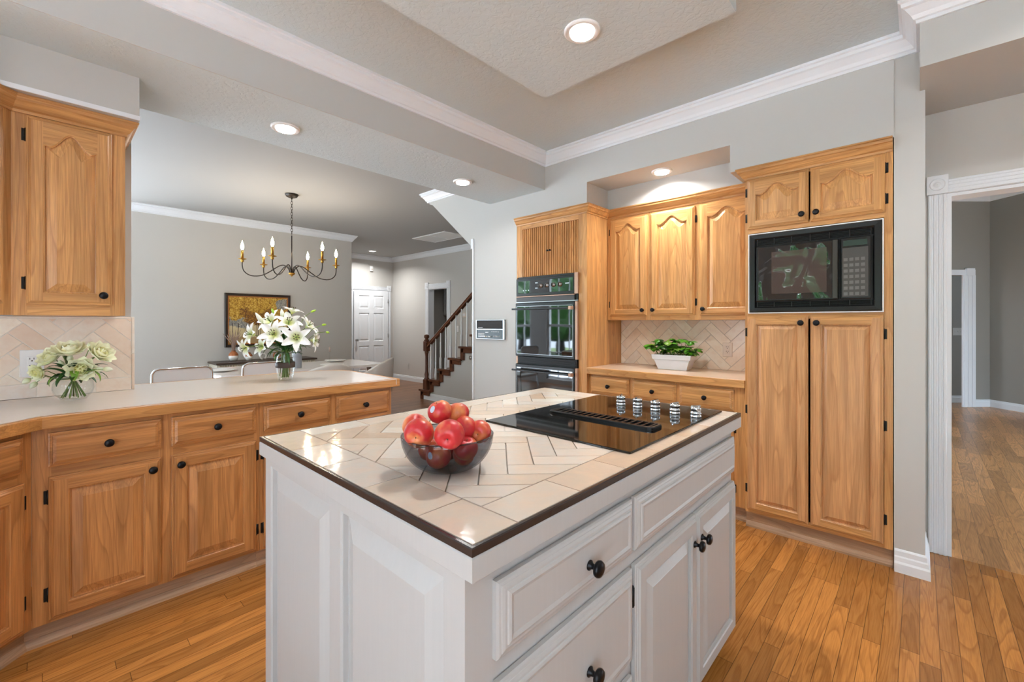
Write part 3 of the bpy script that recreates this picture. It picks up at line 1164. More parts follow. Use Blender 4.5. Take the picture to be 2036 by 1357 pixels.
backsplash('backsplash', 'cream herringbone tile backsplash on the left wall under the corner cabinets', (-3.1395, 0, 0), R(90), -1.4, .340, .915, 1.309, .067, [-1.055, -.848, -.641, -.434, -.227, -.0205, .186, .327], (.035, .09))
backsplash('backsplash', 'cream herringbone tile backsplash behind the potted basil', (0, 3.5595, 0), 0, -1.968, -.80, .915, 1.296, 0, [], (.05, .03), edge=False)


# ------------------------------------------------------------------ outlets and switches
def outlet(name, label, cat, loc, rz, w, h, mat, kind='outlet'):
    t = thing(name, label, cat, loc, rz)
    MB().bbox(-w / 2, w / 2, -.006, 0, -h / 2, h / 2, .0025).build('cover_plate', mat, t)
    if kind == 'outlet':
        ins = MB()
        ins.bbox(-.0165, .0165, -.009, -.0055, -.034, .034, .001)
        so = ins.build('receptacle', mat, t)
        sl = MB()
        for zc in (.018, -.016):
            sl.box(-.0085, -.006, -.0096, -.008, zc, zc + .009)
            sl.box(.005, .0075, -.0096, -.008, zc, zc + .009)
            sl.lathe([(.003, .008), (.003, .0096)], 10, (0, 0, zc - .006), 'y')
        sl.build('slots', 'slot', so)
    elif kind == 'switch':
        n = max(1, round(w / .05))
        for i in range(n):
            cx = (i - (n - 1) / 2) * .046
            MB().bbox(cx - .005, cx + .005, -.013, -.005, -.010, .012, .002).build('toggle', mat, t)
    return t


outlet('wall_outlet', 'white double outlet plate on the left backsplash behind the flowers', 'outlet', (-3.130, -.036, 1.082), R(90), .08, .130, 'white_plastic')
outlet('wall_outlet', 'cream outlet plate on the backsplash right of the basil planter', 'outlet', (-1.068, 3.550, 1.070), 0, .068, .105, 'plate_tan')
outlet('wall_outlet', 'white outlet low on the grey far wall left of the laundry opening', 'outlet', (-8.18, 5.449, .32), 0, .07, .115, 'wall_grey')
outlet('light_switch', 'white light switch on the far wall below the thermostat, seen through the balusters', 'light switch', (-6.515, 5.449, 1.15), 0, .075, .12, 'white_plastic', 'switch')
outlet('light_switch', 'triple light switch plate on the dim inner hall wall', 'light switch', (.439, 9.919, 1.13), R(39.2), .15, .12, 'wall_grey', 'switch')
for lab, x in (('small beige thermostat on the far wall behind the stair balusters, left one', -6.62), ('small beige wall box on the far wall behind the stair balusters, right one', -6.28)):
    t = thing('thermostat', lab, 'thermostat', (x, 5.449, 1.415))
    MB().bbox(-.06, .06, -.03, 0, -.045, .045, .004).build('case', 'plate_tan', t)
    MB().bbox(-.05, .03, -.034, -.029, -.02, .03, .002).build('faceplate', 'white_plastic', t)

# ------------------------------------------------------------------ pantry tower
NY = 3.0
t = thing('pantry_cabinet', 'tall oak pantry cabinet with two long lower doors and two arched upper doors', 'cabinet', (-.80, NY, 0))
pw = .698
MB().box(0, .03, .02, .558, .098, 2.235).box(pw - .03, pw, .02, .558, .098, 2.235).box(.03, pw - .03, .54, .558, .098, 2.235).box(.03, pw - .03, .02, .54, 1.30, 1.332).box(.03, pw - .03, .02, .54, 1.833, 1.86).box(.03, pw - .03, .02, .54, 2.2, 2.235).box(.03, pw - .03, .02, .54, .098, .12).build('carcass', 'oak_v', t)
mb = MB()
mb.box(0, .022, 0, .019, .098, 2.235, 0)
mb.box(pw - .034, pw, 0, .019, .098, 2.235, 0)
for a, b in ((.098, .13), (1.30, 1.332), (1.829, 1.87), (2.145, 2.235)):
    mb.box(.022, pw - .034, .0004, .019, a, b, 1)
mb.build('face_frame', ['oak_v', 'oak_h'], t)
door(t, .015, .334, 1.855, 2.160, H=.055, knob='rb', hinges='l', topr=.04, st=.045, rail=.045, hz=(.07, .23))
door(t, .343, .668, 1.855, 2.160, H=.055, knob='lb', hinges='r', topr=.04, st=.045, rail=.045, hz=(.07, .23))
door(t, .015, .332, .118, 1.318, knob='r', hinges='l', st=.048, rail=.05, mats=('oakt_v', 'oak_h'), hz=(.13, .62, 1.10), bevel=.02)
door(t, .343, .662, .118, 1.318, knob='l', hinges='r', st=.048, rail=.05, mats=('oakt_v', 'oak_h'), hz=(.13, .62, 1.10), bevel=.02)
toe_kick(t, .0, pw, .03)
cab_crown(t, [(0, .30), (0, 0), (pw, 0)][::1] and [(.0, .30), (.0, .0), (pw, .0)])

# microwave
t = thing('microwave', 'black built-in microwave in the pantry cabinet', 'microwave', (-.779, NY, 1.333))
mw, mh = .642, .490
mb = MB()
mb.bbox(0, mw, -.016, .0, 0, .006, .001)
mb.bbox(0, mw, -.016, .0, mh - .006, mh, .001)
mb.bbox(0, .006, -.016, .0, .006, mh - .006, .001)
mb.bbox(mw - .006, mw, -.016, .0, .006, mh - .006, .001)
mb.build('silver_edge', 'white_plastic', t)
i = .006
r0 = [(i, -.015, i), (mw - i, -.015, i), (mw - i, -.015, mh - i), (i, -.015, mh - i)]
r1 = [(i + .006, -.022, i + .006), (mw - i - .006, -.022, i + .006), (mw - i - .006, -.022, mh - i - .006), (i + .006, -.022, mh - i - .006)]
i2 = .045
r2 = [(i2 - .008, -.020, i2 - .012), (mw - i2 + .008, -.020, i2 - .012), (mw - i2 + .008, -.020, mh - i2 + .012), (i2 - .008, -.020, mh - i2 + .012)]
r3 = [(i2, -.008, i2), (mw - i2, -.008, i2), (mw - i2, -.008, mh - i2), (i2, -.008, mh - i2)]
MB().strips([r0, r1, r2, r3], fill=False).build('trim_frame', 'black_plastic', t)
MB().box(.03, mw - .03, -.006, .32, .03, mh - .03).build('oven_box', 'vent_black', t)


def louvres(z0, z1, name):
    mb = MB()
    n = 5
    for k in range(n):
        z = z0 + (z1 - z0) * (k + .5) / n
        mb.add([(i2, -.012, z - .002), (mw - i2, -.012, z - .002), (mw - i2, -.006, z + .003), (i2, -.006, z + .003)], [(0, 1, 2, 3)])
        mb.box(i2, mw - i2, -.0125, -.0105, z - .0028, z - .0012)
    for k in range(7):
        x = i2 + .006 + (mw - 2 * i2 - .012) * k / 6
        mb.box(x - .002, x + .002, -.014, -.007, z0, z1)
    return mb.build(name, 'black_plastic', t)


louvres(.036, .066, 'vent_grille')
louvres(mh - .078, mh - .040, 'vent_grille')
dr = MB().bbox(.047, .455, -.026, -.006, .072, mh - .084, .004).build('microwave_door', 'black_plastic', t)
MB().bbox(.060, .425, -.0285, -.025, .082, mh - .092, .001).build('door_glass', 'wavyglass', dr)
MB().bbox(.130, .400, -.0290, -.0284, .115, mh - .125, .0002).build('window_screen', wavyglass('screen_grey', lin((74, 64, 60)), 1.7), dr)
MB().bbox(.4275, .4500, -.038, -.025, .078, mh - .090, .004).build('handle', plain('olive_black_handle', (62, 62, 58), .25), dr)
cp = MB().bbox(.461, mw - .050, -.026, -.006, .072, mh - .084, .004).build('control_panel', 'black_plastic', t)
MB().bbox(.470, mw - .062, -.0275, -.025, .085, mh - .140, .001).build('keypad', plain('keypad_grey', (84, 84, 82), .15), cp)
MB().bbox(.474, mw - .066, -.0275, -.025, mh - .130, mh - .100, .001).build('display', 'display', cp)
kb = MB()
for r_ in range(7):
    for c_ in range(4):
        x = .476 + c_ * .0245
        z = .092 + r_ * .031
        kb.bbox(x, x + .017, -.0285, -.027, z, z + .017, .0005)
kb.build('buttons', plain('key_grey', (112, 112, 110), .2), cp)

# ------------------------------------------------------------------ back counter base + counter + uppers
BX0, BX1 = -1.968, -.802
t = thing('base_cabinet', 'light oak base cabinet with three drawers below the basil planter', 'cabinet', (BX0, 3.03, 0))
bw = BX1 - BX0
MB().box(0, bw, .019, .52, .098, .862).build('carcass', 'oak_v', t)
frame(t, bw, .098, .862, [(0, .035), (.352, .402), (.712, .752), (1.085, bw)], [(.098, .13), (.66, .715), (.838, .862)])
for a, b, kn, hg in ((.024, .358, 'r', 'l'), (.388, .722, 'l', 'r'), (.745, 1.095, 'l', 'r')):
    drawer(t, a, b, .710, .845)
    door(t, a, b, .112, .672, knob=kn, hinges=hg, hz=(.10, .482))
toe_kick(t, 0, bw)
t = thing('countertop', 'short laminate countertop tinted with the oak reflection, oak edge, between oven tower and pantry', 'countertop', (BX0, 3.0, .865))
MB().box(0, bw, .012, .558, 0, .049).build('counter_surface', 'laminate_b', t)
MB().bbox(0, bw, -.008, .0118, -.002, .0495, .003).build('oak_edge', 'oak_h', t)

UY = 3.322
t = thing('wall_cabinet', 'oak wall cabinet with two arched doors above the basil planter', 'cabinet', (-1.968, UY, 1.297))
uw = .757
MB().box(0, uw, .019, .236, 0, .94).build('carcass', 'oak_v', t)
frame(t, uw, 0, .94, [(0, .04), (.352, .402), (.737, uw)], [(0, .045), (.83, .94)])
door(t, .026, .363, .035, .848, H=.052, knob='rb', hinges='l', topr=.045, st=.055, rail=.05)
door(t, .392, .742, .035, .852, H=.052, knob='lb', hinges='r', topr=.045, st=.055, rail=.05)
cab_crown(t, [(0, 0), (uw, 0)], [(o, z - 1.297) for o, z in ccrown])
t = thing('wall_cabinet', 'oak wall cabinet with one arched door beside the microwave tower', 'cabinet', (-1.2105, UY, 1.297))
uw = .408
MB().box(0, uw, .019, .236, 0, .94).build('carcass', 'oak_v', t)
frame(t, uw, 0, .94, [(0, .03), (.385, uw)], [(0, .045), (.83, .94)])
door(t, .020, .395, .035, .855, H=.052, knob='lb', hinges='r', topr=.045, st=.055, rail=.05)
cab_crown(t, [(0, 0), (uw, 0)], [(o, z - 1.297) for o, z in ccrown])

# ------------------------------------------------------------------ oven tower
t = thing('oven_cabinet', 'tall oak oven cabinet with ribbed tambour doors at the top', 'cabinet', (-2.735, NY, 0))
ow = .765
MB().box(0, .02, .02, .558, .098, 2.235).box(ow - .02, ow, .019, .558, .098, 2.235).box(.02, ow - .02, .54, .558, .098, 2.235).box(.02, ow - .02, .03, .54, 1.695, 1.70).build('carcass', 'oak_v', t)
mb = MB()
mb.box(0, .070, 0, .019, 1.692, 2.165, 0)
mb.box(ow - .082, ow, 0, .019, 1.692, 2.165, 0)
mb.box(ow - .078, ow, 0, .019, .098, 1.692, 0)
mb.box(0, .006, 0, .019, .098, 1.692, 0)
mb.box(0, ow, .0, .019, 2.165, 2.235, 1)
mb.box(.070, ow - .082, .0004, .019, 2.128, 2.165, 1)
mb.box(0, ow - .07, .0004, .019, .098, .44, 1)
mb.build('face_frame', ['oak_v', 'oak_h'], t)
for s_, a, b in ((0, .071, .374), (1, .378, ow - .083)):
    mb = MB()
    n = 13
    for k in range(n):
        x = a + (b - a) * k / n
        w_ = (b - a) / n
        mb.prism([(x, .020), (x + w_ * .08, .009), (x + w_ * .25, .004), (x + w_ * .45, .004), (x + w_ * .62, .009), (x + w_ * .70, .020)], 1.693, 2.127)
    mb.box(a, b, .020, .026, 1.693, 2.127)
    dd = mb.build('tambour_door', 'oak_v', t)
    MB().lathe([(.004, 0), (.004, .01), (.008, .014), (.009, .02), (.006, .024), (.0001, .025)], 14, ((b - .012) if s_ == 0 else (a + .012), .010, 1.905), 'y').build('knob', 'black', dd)
cab_crown(t, [(0, 0), (ow, 0), (ow, .32)])
toe_kick(t, 0, ow, .03)

t = thing('double_oven', 'black built-in double oven in the oak tower left of the backsplash', 'oven', (-2.727, NY, .45))
dw = .678


def Z(z):
    return z - .45


MB().box(.012, dw - .006, -.004, .50, Z(.455), Z(1.69)).build('oven_body', 'black_plastic', t)
mb = MB()
mb.bbox(0, dw - .030, -.020, -.004, Z(1.515), Z(1.675), .004)
cpn = mb.build('control_panel', 'black_plastic', t)
MB().bbox(.028, dw - .040, -.024, -.0195, Z(1.540), Z(1.652), .002).build('panel_glass', 'blackglass', cpn)
for k, x in enumerate((.295, .365, .435, .505)):
    MB().lathe([(.021, .024), (.021, .028), (.017, .030), (.015, .042), (.0001, .043)], 20, (x, 0, Z(1.600)), 'y').build('dial', 'steel', cpn)
    MB().bbox(x - .004, x + .004, -.050, -.042, Z(1.588), Z(1.612), .001).build('pointer', 'black', cpn)
mk = MB()
for x in (.095, .125, .155):
    mk.lathe([(.006, .024), (.006, .0255)], 10, (x, 0, Z(1.566)), 'y')
for z_ in (1.575, 1.622):
    mk.bbox(.235, .248, -.0255, -.024, Z(z_), Z(z_ + .012), .0005)
    mk.bbox(.252, .260, -.0255, -.024, Z(z_), Z(z_ + .012), .0005)
mk.bbox(.56, .60, -.0255, -.024, Z(1.60), Z(1.612), .0005)
mk.build('panel_markings', 'steel', cpn)
MB().bbox(dw - .029, dw + .006, -.022, -.001, Z(1.515), Z(1.690), .002).bbox(0, dw - .03, -.0215, -.003, Z(1.507), Z(1.514), .001).build('side_trim', 'steel_oak_tint', t)
MB().bbox(0, dw - .030, -.018, -.004, Z(1.465), Z(1.506), .002).build('vent_strip', plain('dark_grey_band', (66, 64, 64), .4), t)
MB().bbox(0, dw + .004, -.020, -.004, Z(1.456), Z(1.464), .001).build('steel_trim', 'steel', t)


def oven_door(z0, z1):
    d_ = MB().bbox(0, dw - .022, -.030, -.004, Z(z0), Z(z1), .004).build('oven_door', 'black_plastic', t)
    mb = MB()
    a, b, c, e = .016, dw - .038, Z(z0) + .022, Z(z1) - .028
    for x0, x1, q0, q1 in ((a, b, c, c + .003), (a, b, e - .003, e), (a, a + .003, c, e), (b - .003, b, c, e)):
        mb.box(x0, x1, -.0325, -.029, q0, q1)
    mb.build('window_border', 'steel', d_)
    MB().box(a + .004, b - .004, -.0315, -.0295, c + .004, e - .004).build('door_glass', 'blackglass', d_)
    h = MB().bbox(-.012, dw - .055, -.072, -.056, Z(z1) - .062, Z(z1) - .046, .003)
    for x in (.01, dw - .075):
        h.bbox(x, x + .018, -.058, -.028, Z(z1) - .060, Z(z1) - .048, .002)
    hh = h.build('handle', 'black_plastic', d_)
    MB().bbox(dw - .0545, dw - .030, -.073, -.028, Z(z1) - .068, Z(z1) - .040, .002).build('handle_cap', 'steel_oak_tint', hh)
    MB().bbox(dw - .021, dw + .004, -.024, -.002, Z(z0), Z(z1), .002).build('side_trim', 'steel_oak_tint', t)


oven_door(.972, 1.452)
oven_door(.462, .900)
mb = MB()
mb.bbox(.022, dw - .006, -.018, -.004, Z(.905), Z(.968), .002)
for k in range(3):
    mb.bbox(.035, dw - .02, -.024, -.017, Z(.912 + k * .018), Z(.920 + k * .018), .001)
mb.build('vent_strip', 'vent_black', t)
MB().bbox(0, .020, -.02, -.004, Z(.905), Z(.968), .001).build('side_trim', 'steel_oak_tint', t)

# ================================================================== ISLAND
IX0, IX1, IY0, IY1 = -1.512, -.555, .498, 1.892
t = thing('island_cabinet', 'light grey painted kitchen island cabinet with tiled top', 'kitchen island', (IX1, IY0, 0))
W_, D_ = IX1 - IX0, IY1 - IY0
# local: x = world x - IX1 , y = world y - IY0
MB().box(-W_ + .002, -.002, .002, D_, .06, .862).box(-W_ + .05, -.05, .05, D_ - .03, 0, .06).build('carcass', 'island', t)
# end panel (faces -y)
mb = MB()


def pan(x0, x1, z0, z1):
    mb.strips([[(x0 + d_, y_, z0 + d_), (x1 - d_, y_, z0 + d_), (x1 - d_, y_, z1 - d_), (x0 + d_, y_, z1 - d_)] for d_, y_ in ((0, -.018), (.003, -.014), (.007, -.014), (.009, -.002), (.014, -.002), (.060, -.017), (.061, -.017))])


X0 = -W_
xs = (0, .044, .452, .508, .902, W_)
Q = lambda a, b, c, d_: mb.box(X0 + a, X0 + b, -.018, .0, c, d_)
Q(0, xs[1], .06, .862)
Q(xs[2], xs[3], .06, .862)
Q(xs[4], W_, .06, .862)
for a, b in ((xs[1], xs[2]), (xs[3], xs[4])):
    Q(a, b, .835, .862)
    Q(a, b, .06, .14)
    pan(X0 + a, X0 + b, .14, .835)
mb.build('end_panel', 'island', t)
# drawer side (faces +x): rotated sub frame
side = MB()
side.box(0, .048, 0, .004, .06, .862)
side.build('side_frame', 'island', t, (0, 0, 0), (0, 0, R(90)))


def island_part(mesh, name, y0, z0):
    return mesh.build(name, ['island', 'island'], t, (.0, y0, z0), (0, 0, R(90)))


a1, a2, b1, b2 = .046, .542, .556, 1.388
for (y0, y1, z0, z1, kn) in ((a1, a2, .682, .822, 1), (a1, a2, .405, .642, 1), (a1, a2, .10, .365, 1), (b1, b2, .682, .822, 0)):
    dd = island_part(slab_mesh(y1 - y0, z1 - z0, .021, three=True), 'drawer', y0, z0)
    if kn:
        knob_mesh(.0185).build('knob', 'black', dd, ((y1 - y0) * .57, -.0195, (z1 - z0) * .42))
for y0, y1, kx in ((b1, .972, -1), (.976, b2, 1)):
    w_ = y1 - y0
    dd = island_part(door_mesh(w_, .582, 0, st=.045, t=.021, rail=.05), 'door', y0, .062)
    knob_mesh(.0175).build('knob', 'black', dd, ((w_ - .028) if kx < 0 else .032, -.021, .582 - .085))
    for z_ in (.07, .50):
        put_hinge(dd, -.008 if kx < 0 else w_ + .008, -.002, z_, 1 if kx < 0 else -1)
# worktop: painted lip + dark edge + tiles
TX0, TX1, TY0, TY1 = -1.540, -.529, .473, 1.918
t = thing('island_worktop', 'cream tiled worktop with dark edge strip on the grey island', 'worktop', (TX0, TY0, .862))
tw, td = TX1 - TX0, TY1 - TY0
mb = MB()
mb.sweep([(-.06, -.006), (0, -.006), (.002, -.004), (.002, .033), (.0, .036), (-.06, .036)], [(0, 0), (0, td), (tw, td), (tw, 0)][::-1], True)
mb.build('painted_lip', 'island', t)
MB().sweep([(-.03, .0362), (.0, .0362), (.0015, .0375), (.0015, .050), (.0, .0522), (-.0055, .0522), (-.0055, .045), (-.03, .045)], [(0, 0), (0, td), (tw, td), (tw, 0)][::-1], True).build('edge_strip', 'trim_tile', t)
MB().box(.006, tw - .006, .006, td - .006, .030, .0470).build('grout_bed', 'grout_d', t)
mb = MB()
to = lambda x, y, z: (x, y, z)
g = .0032
bwid = .112
e0 = .007
# border tiles
xj = [e0, .233, .438, .643, .848, tw - e0]
for a, b in zip(xj[:-1], xj[1:]):
    for (y0, y1) in ((e0, e0 + bwid), (td - e0 - bwid, td - e0)):
        tile_block(mb, [(a + g / 2, y0 + g / 2), (b - g / 2, y0 + g / 2), (b - g / 2, y1 - g / 2), (a + g / 2, y1 - g / 2)], .040, .0525, .0009, to)
n = 6
for k in range(n):
    y0 = e0 + bwid + (td - 2 * e0 - 2 * bwid) * k / n
    y1 = e0 + bwid + (td - 2 * e0 - 2 * bwid) * (k + 1) / n
    for x0, x1 in ((e0, e0 + .100), (tw - e0 - .100, tw - e0)):
        tile_block(mb, [(x0 + g / 2, y0 + g / 2), (x1 - g / 2, y0 + g / 2), (x1 - g / 2, y1 - g / 2), (x0 + g / 2, y1 - g / 2)], .040, .0525, .0009, to)
for q in herringbone(e0 + .102, tw - e0 - .102, e0 + bwid + .002, td - e0 - bwid - .002, .0685, g, 45, (.02, .05)):
    tile_block(mb, q, .040, .0525, .0009, to)
mb.build('tiles', 'tile', t)
TOPZ = .9145

# ------------------------------------------------------------------ cooktop
t = thing('cooktop', 'black glass downdraft cooktop with five chrome knobs on the island', 'cooktop', (-1.162, 1.105, TOPZ))
cw, cd = .578, .765
MB().bbox(0, cw, 0, cd, .0, .007, .002).build('cooktop_glass', 'cooktop', t)
mb = MB()
gx0, gx1, gy0, gy1 = .082, .520, .262, .345


def rrect(x0, x1, y0, y1, r, n=5):
    out = []
    for cx, cy, a0 in ((x1 - r, y0 + r, -90), (x1 - r, y1 - r, 0), (x0 + r, y1 - r, 90), (x0 + r, y0 + r, 180)):
        for k in range(n + 1):
            a = R(a0 + 90 * k / n)
            out.append((cx + r * math.cos(a), cy + r * math.sin(a)))
    return out


gz = .0072
rings = []
for d_, z_ in ((0, 0), (0, .007), (.003, .010), (.010, .010), (.012, .006)):
    rings.append([(x, y, gz + z_) for x, y in rrect(gx0 + d_, gx1 - d_, gy0 + d_, gy1 - d_, .02 - d_ * .5)])
mb.strips(rings, fill=False)
n = 17
for k in range(n):
    x = gx0 + .020 + (gx1 - gx0 - .04) * k / (n - 1)
    mb.bbox(x - .0035, x + .0035, gy0 + .008, gy1 - .008, gz + .002, gz + .010, .0015)
mb.build('vent_grille', plain('grille_black', (38, 38, 40), .25, .4), t)
MB().box(gx0 + .004, gx1 - .004, gy0 + .004, gy1 - .004, .007, gz + .0012).build('vent_slot', 'vent_black', t)
for k, (x, y) in enumerate(((.214, .612), (.296, .604), (.378, .596), (.462, .588), (.546, .580))):
    x -= .004
    mb = MB()
    r = .0205
    mb.lathe([(r, 0), (r, .004), (r * .94, .006), (r * .94, .012), (r, .014), (r, .018), (r * .86, .020), (r * .84, .023), (r * .92, .025), (r * .95, .034), (r * .9, .038), (.0001, .038)], 28)
    mb.bbox(-.0045, .0045, -r * .95, r * .95, .037, .044, .0015)
    mb.build('control_knob', 'chrome', t, (x, y, .0068), (0, 0, R(20 - 12 * k)))


# ------------------------------------------------------------------ glass bowl and apples
BC = Vector((-.866, .692, TOPZ))
t = thing('fruit_bowl', 'smoked glass bowl full of red apples on the island', 'bowl', BC)
prof = []
Rr, Hh = .1145, .083
for k in range(15):
    a = k / 14
    rr = Rr * math.sin(min(1, .27 + .73 * a) * PI / 2) ** .95
    prof.append((Rr * (.42 + .58 * math.sin(a * PI / 2)) if a > 0 else Rr * .40, Hh * (1 - math.cos(a * PI / 2)) ** .9 + .002))
prof = [(.0001, .0015), (Rr * .2, .0015)] + prof
inner = [(max(.0001, r - .0028), h + .0026) for r, h in prof[::-1]]
MB().lathe(prof + inner, 48, caps=False).build('glass_shell', 'smoke', t)
mb = MB().lathe([(Rr - .0032, Hh + .001), (Rr - .0032, Hh + .0035), (Rr + .0004, Hh + .0035), (Rr + .0004, Hh + .001)], 48, caps=False)
mb.build('rim', glass('smoked_rim', (.6, .6, .63, 1)), t)
apples = [
    ((-.883, .681, 1.054), .0305, (20, -30), 1, 'topmost apple of the pile, yellow blush and fruit sticker'),
    ((-.868, .728, 1.046), .0280, (-30, 40), 0, 'red apple half hidden behind the topmost apple'),
    ((-.866, .607, 1.018), .0352, (100, 35), 0, 'large orange-red apple at the front left of the pile, calyx showing'),
    ((-.930, .640, 1.016), .0330, (40, 100), 0, 'pink-red apple at the back left edge of the pile'),
    ((-.790, .637, 1.022), .0350, (100, 38), 0, 'large red apple at the front centre of the pile, calyx showing'),
    ((-.835, .720, 1.012), .0325, (60, -60), 0, 'red apple behind the front centre apple'),
    ((-.812, .752, 1.004), .0290, (95, 30), 0, 'dark red apple at the right end of the pile, resting on the bowl rim'),
    ((-.872, .772, .985), .0270, (30, 10), 0, 'small red apple deep in the back right of the pile'),
    ((-.806, .699, .974), .0300, (20, 70), 0, 'orange apple low at the right front, cut by the bowl rim'),
    ((-.850, .651, .957), .0305, (200, 10), 1, 'yellow blushed apple seen through the glass, front middle with sticker'),
    ((-.906, .668, .957), .0300, (10, 160), 0, 'apple seen through the glass at the left of the bowl'),
    ((-.832, .716, .950), .0270, (100, 20), 0, 'apple seen through the glass at the right of the bowl'),
    ((-.895, .712, .950), .0300, (10, 10), 0, 'apple at the bottom of the bowl behind the stickered one'),
]


def apple_mesh(r):
    prof = []
    n = 18
    for k in range(n + 1):
        a = PI * k / n
        z = -math.cos(a)
        rr = math.sin(a) ** .9
        dip = math.exp(-(rr / .28) ** 2)
        zz = z * .93 - (.24 * dip if z > 0 else -.16 * dip)
        prof.append((max(.0001, rr * (1.0 + .05 * z) * r), zz * r))
    return MB().lathe(prof, 28, caps=False)


for i, (c, r, (ax, az), st, lab) in enumerate(apples):
    o = thing('apple', lab, 'apple', c, 0, 'apples in the glass bowl')
    o.rotation_euler = (R(ax), 0, R(az))
    apple_mesh(r).build('skin', 'apple', o)
    MB().lathe([(.0001, -r * .80), (r * .10, -r * .80), (r * .07, -r * .74), (.0001, -r * .74)], 8).build('calyx', 'apple_eye', o)
    MB().tube([(0, 0, r * .60), (r * .02, 0, r * .74), (r * .06, 0, r * .84)], r * .035, 6).build('stem', 'apple_eye', o)
    if st:
        mb = MB()
        q = []
        # oval label facing the camera, laid on the skin
        d_ = (Vector((0, 0, 1.28)) - Vector(c))
        d_.normalize()
        side_ = Vector((-.73, -.68, 0))
        dirn = (d_ * 1.0 + side_ * .75 + Vector((0, 0, .25 if i == 0 else -.0))).normalized()
        dirn = o.rotation_euler.to_matrix().inverted() @ dirn
        u_ = dirn.orthogonal().normalized()
        v_ = dirn.cross(u_)
        rings = []
        for f in (.0, .5, 1.0):
            rings.append([(dirn + (u_ * math.cos(a) * .30 + v_ * math.sin(a) * .22) * f).normalized() * r * 1.015 for a in [2 * PI * k / 16 for k in range(16)]])
        mb.strips(rings[::-1], smooth=True)
        mb.build('sticker', 'sticker', o)

# ================================================================== FLOWERS
rnd = random.Random(4)


def petal(mb, base, dirv, up, L, W, curl, mat=0, n=6, cup=.2, rib=False):
    """leaf/petal surface with thickness from base along dirv, bending towards -up by curl"""
    dirv = Vector(dirv).normalized()
    up = Vector(up)
    up = (up - dirv * up.dot(dirv)).normalized()
    side_ = dirv.cross(up)
    p = Vector(base)
    rows = []
    ang = 0
    for k in range(n + 1):
        s = k / n
        w_ = W * (math.sin(PI * min(1, s * .92 + .06)) ** .8) * .5
        ca, sa = math.cos(ang), math.sin(ang)
        dcur = dirv * ca - up * sa
        ucur = up * ca + dirv * sa
        rows.append([p - side_ * w_ + ucur * cup * w_, p - side_ * w_ * .5 + ucur * cup * w_ * .25, p.copy(), p + side_ * w_ * .5 + ucur * cup * w_ * .25, p + side_ * w_ + ucur * cup * w_])
        p = p + dcur * (L / n)
        ang += curl / n
    vs = [q for r_ in rows for q in r_]
    fs = []
    for k in range(n):
        for j in range(4):
            fs.append((k * 5 + j, k * 5 + j + 1, (k + 1) * 5 + j + 1, (k + 1) * 5 + j))
    mb.add(vs, fs, mat, True)


def lily(c, facing, r, label, vase_top, grp):
    c = Vector(c)
    t = thing('lily', label, 'flower', c, 0, grp)
    f = Vector(facing).normalized()
    u = f.orthogonal().normalized()
    v = f.cross(u)
    mb = MB()
    a0 = rnd.random() * 2
    for ring_, off, ww in ((0, 0, .50), (1, PI / 3, .40)):
        for k in range(3):
            a = a0 + off + 2 * PI * k / 3
            out = u * math.cos(a) + v * math.sin(a)
            petal(mb, f * -.3 * r, (out * .62 + f * .80), -out * .8 + f, r * 1.45, r * ww * 1.35, 1.15, n=7, cup=.35)
    mb.build('petals', 'lily', t, recalc=False)
    mb = MB()
    for k in range(6):
        a = 2 * PI * k / 6
        out = u * math.cos(a) + v * math.sin(a)
        e = f * r * .55 + out * r * .22
        mb.tube([f * -.2 * r, f * r * .2 + out * r * .06, e], r * .018, 5, 0)
        mb.tube([e - v * r * .06, e + v * r * .06], r * .035, 5, 1)
    mb.build('stamens', ['stem', 'stamen'], t)
    b = f * -.3 * r
    q = Vector(vase_top) - c
    mb = MB().tube([b, b * 1.2 + q * .15 - f * r * .6, q * .6 - f * r * .3, q, q + Vector((rnd.uniform(-.012, .012), rnd.uniform(-.012, .012), -.14))], [.0022] * 5, 6)
    mb.build('stem', 'stem', t)
    return t


VB = Vector((-2.905, 1.035, .9145))
t = thing('flower_vase', 'clear glass vase with brown leather band on the peninsula', 'vase', VB)
vp = [(.0001, .003), (.034, .003), (.038, .004), (.046, .035), (.052, .08), (.053, .11), (.049, .15), (.040, .185), (.041, .186), (.039, .186), (.046, .15), (.0505, .11), (.0495, .08), (.043, .035), (.034, .010), (.0001, .010)]
MB().lathe(vp, 36, caps=False).build('glass_body', 'glass', t)
MB().lathe([(.0533, .082), (.0555, .083), (.0555, .115), (.0535, .116), (.0533, .082)], 36, caps=False).build('leather_band', 'band', t)
vt = VB + Vector((0, 0, .17))
fc = Vector((.92, -.30, .1))
L1 = [((-2.80, 1.060, 1.185), (.9, -.35, .15), .062, 'large white lily facing the viewer at the right front of the tall bouquet'),
      ((-2.880, .960, 1.205), (.75, -.55, .35), .062, 'large white lily at the left front of the tall bouquet, petals spread upward'),
      ((-2.880, 1.045, 1.275), (.7, -.1, .7), .056, 'white lily high in the centre of the tall bouquet'),
      ((-2.960, .965, 1.285), (.3, -.7, .6), .056, 'white lily at the upper left of the tall bouquet'),
      ((-2.985, .870, 1.205), (.1, -.95, .2), .052, 'white lily at the far left of the tall bouquet, seen from the side'),
      ((-2.990, .840, 1.125), (.2, -.9, -.35), .046, 'drooping white lily at the lower left of the tall bouquet'),
      ((-2.850, 1.150, 1.255), (.5, .6, .6), .054, 'white lily at the upper right of the tall bouquet'),
      ((-2.790, 1.160, 1.165), (.6, .75, -.1), .050, 'white lily at the lower right of the tall bouquet, petals hanging'),
      ((-2.900, 1.075, 1.345), (.2, .2, .95), .046, 'topmost white lily of the tall bouquet'),
      ((-2.990, .930, 1.125), (.2, -.8, .2), .044, 'half hidden white lily below the left side of the tall bouquet')]
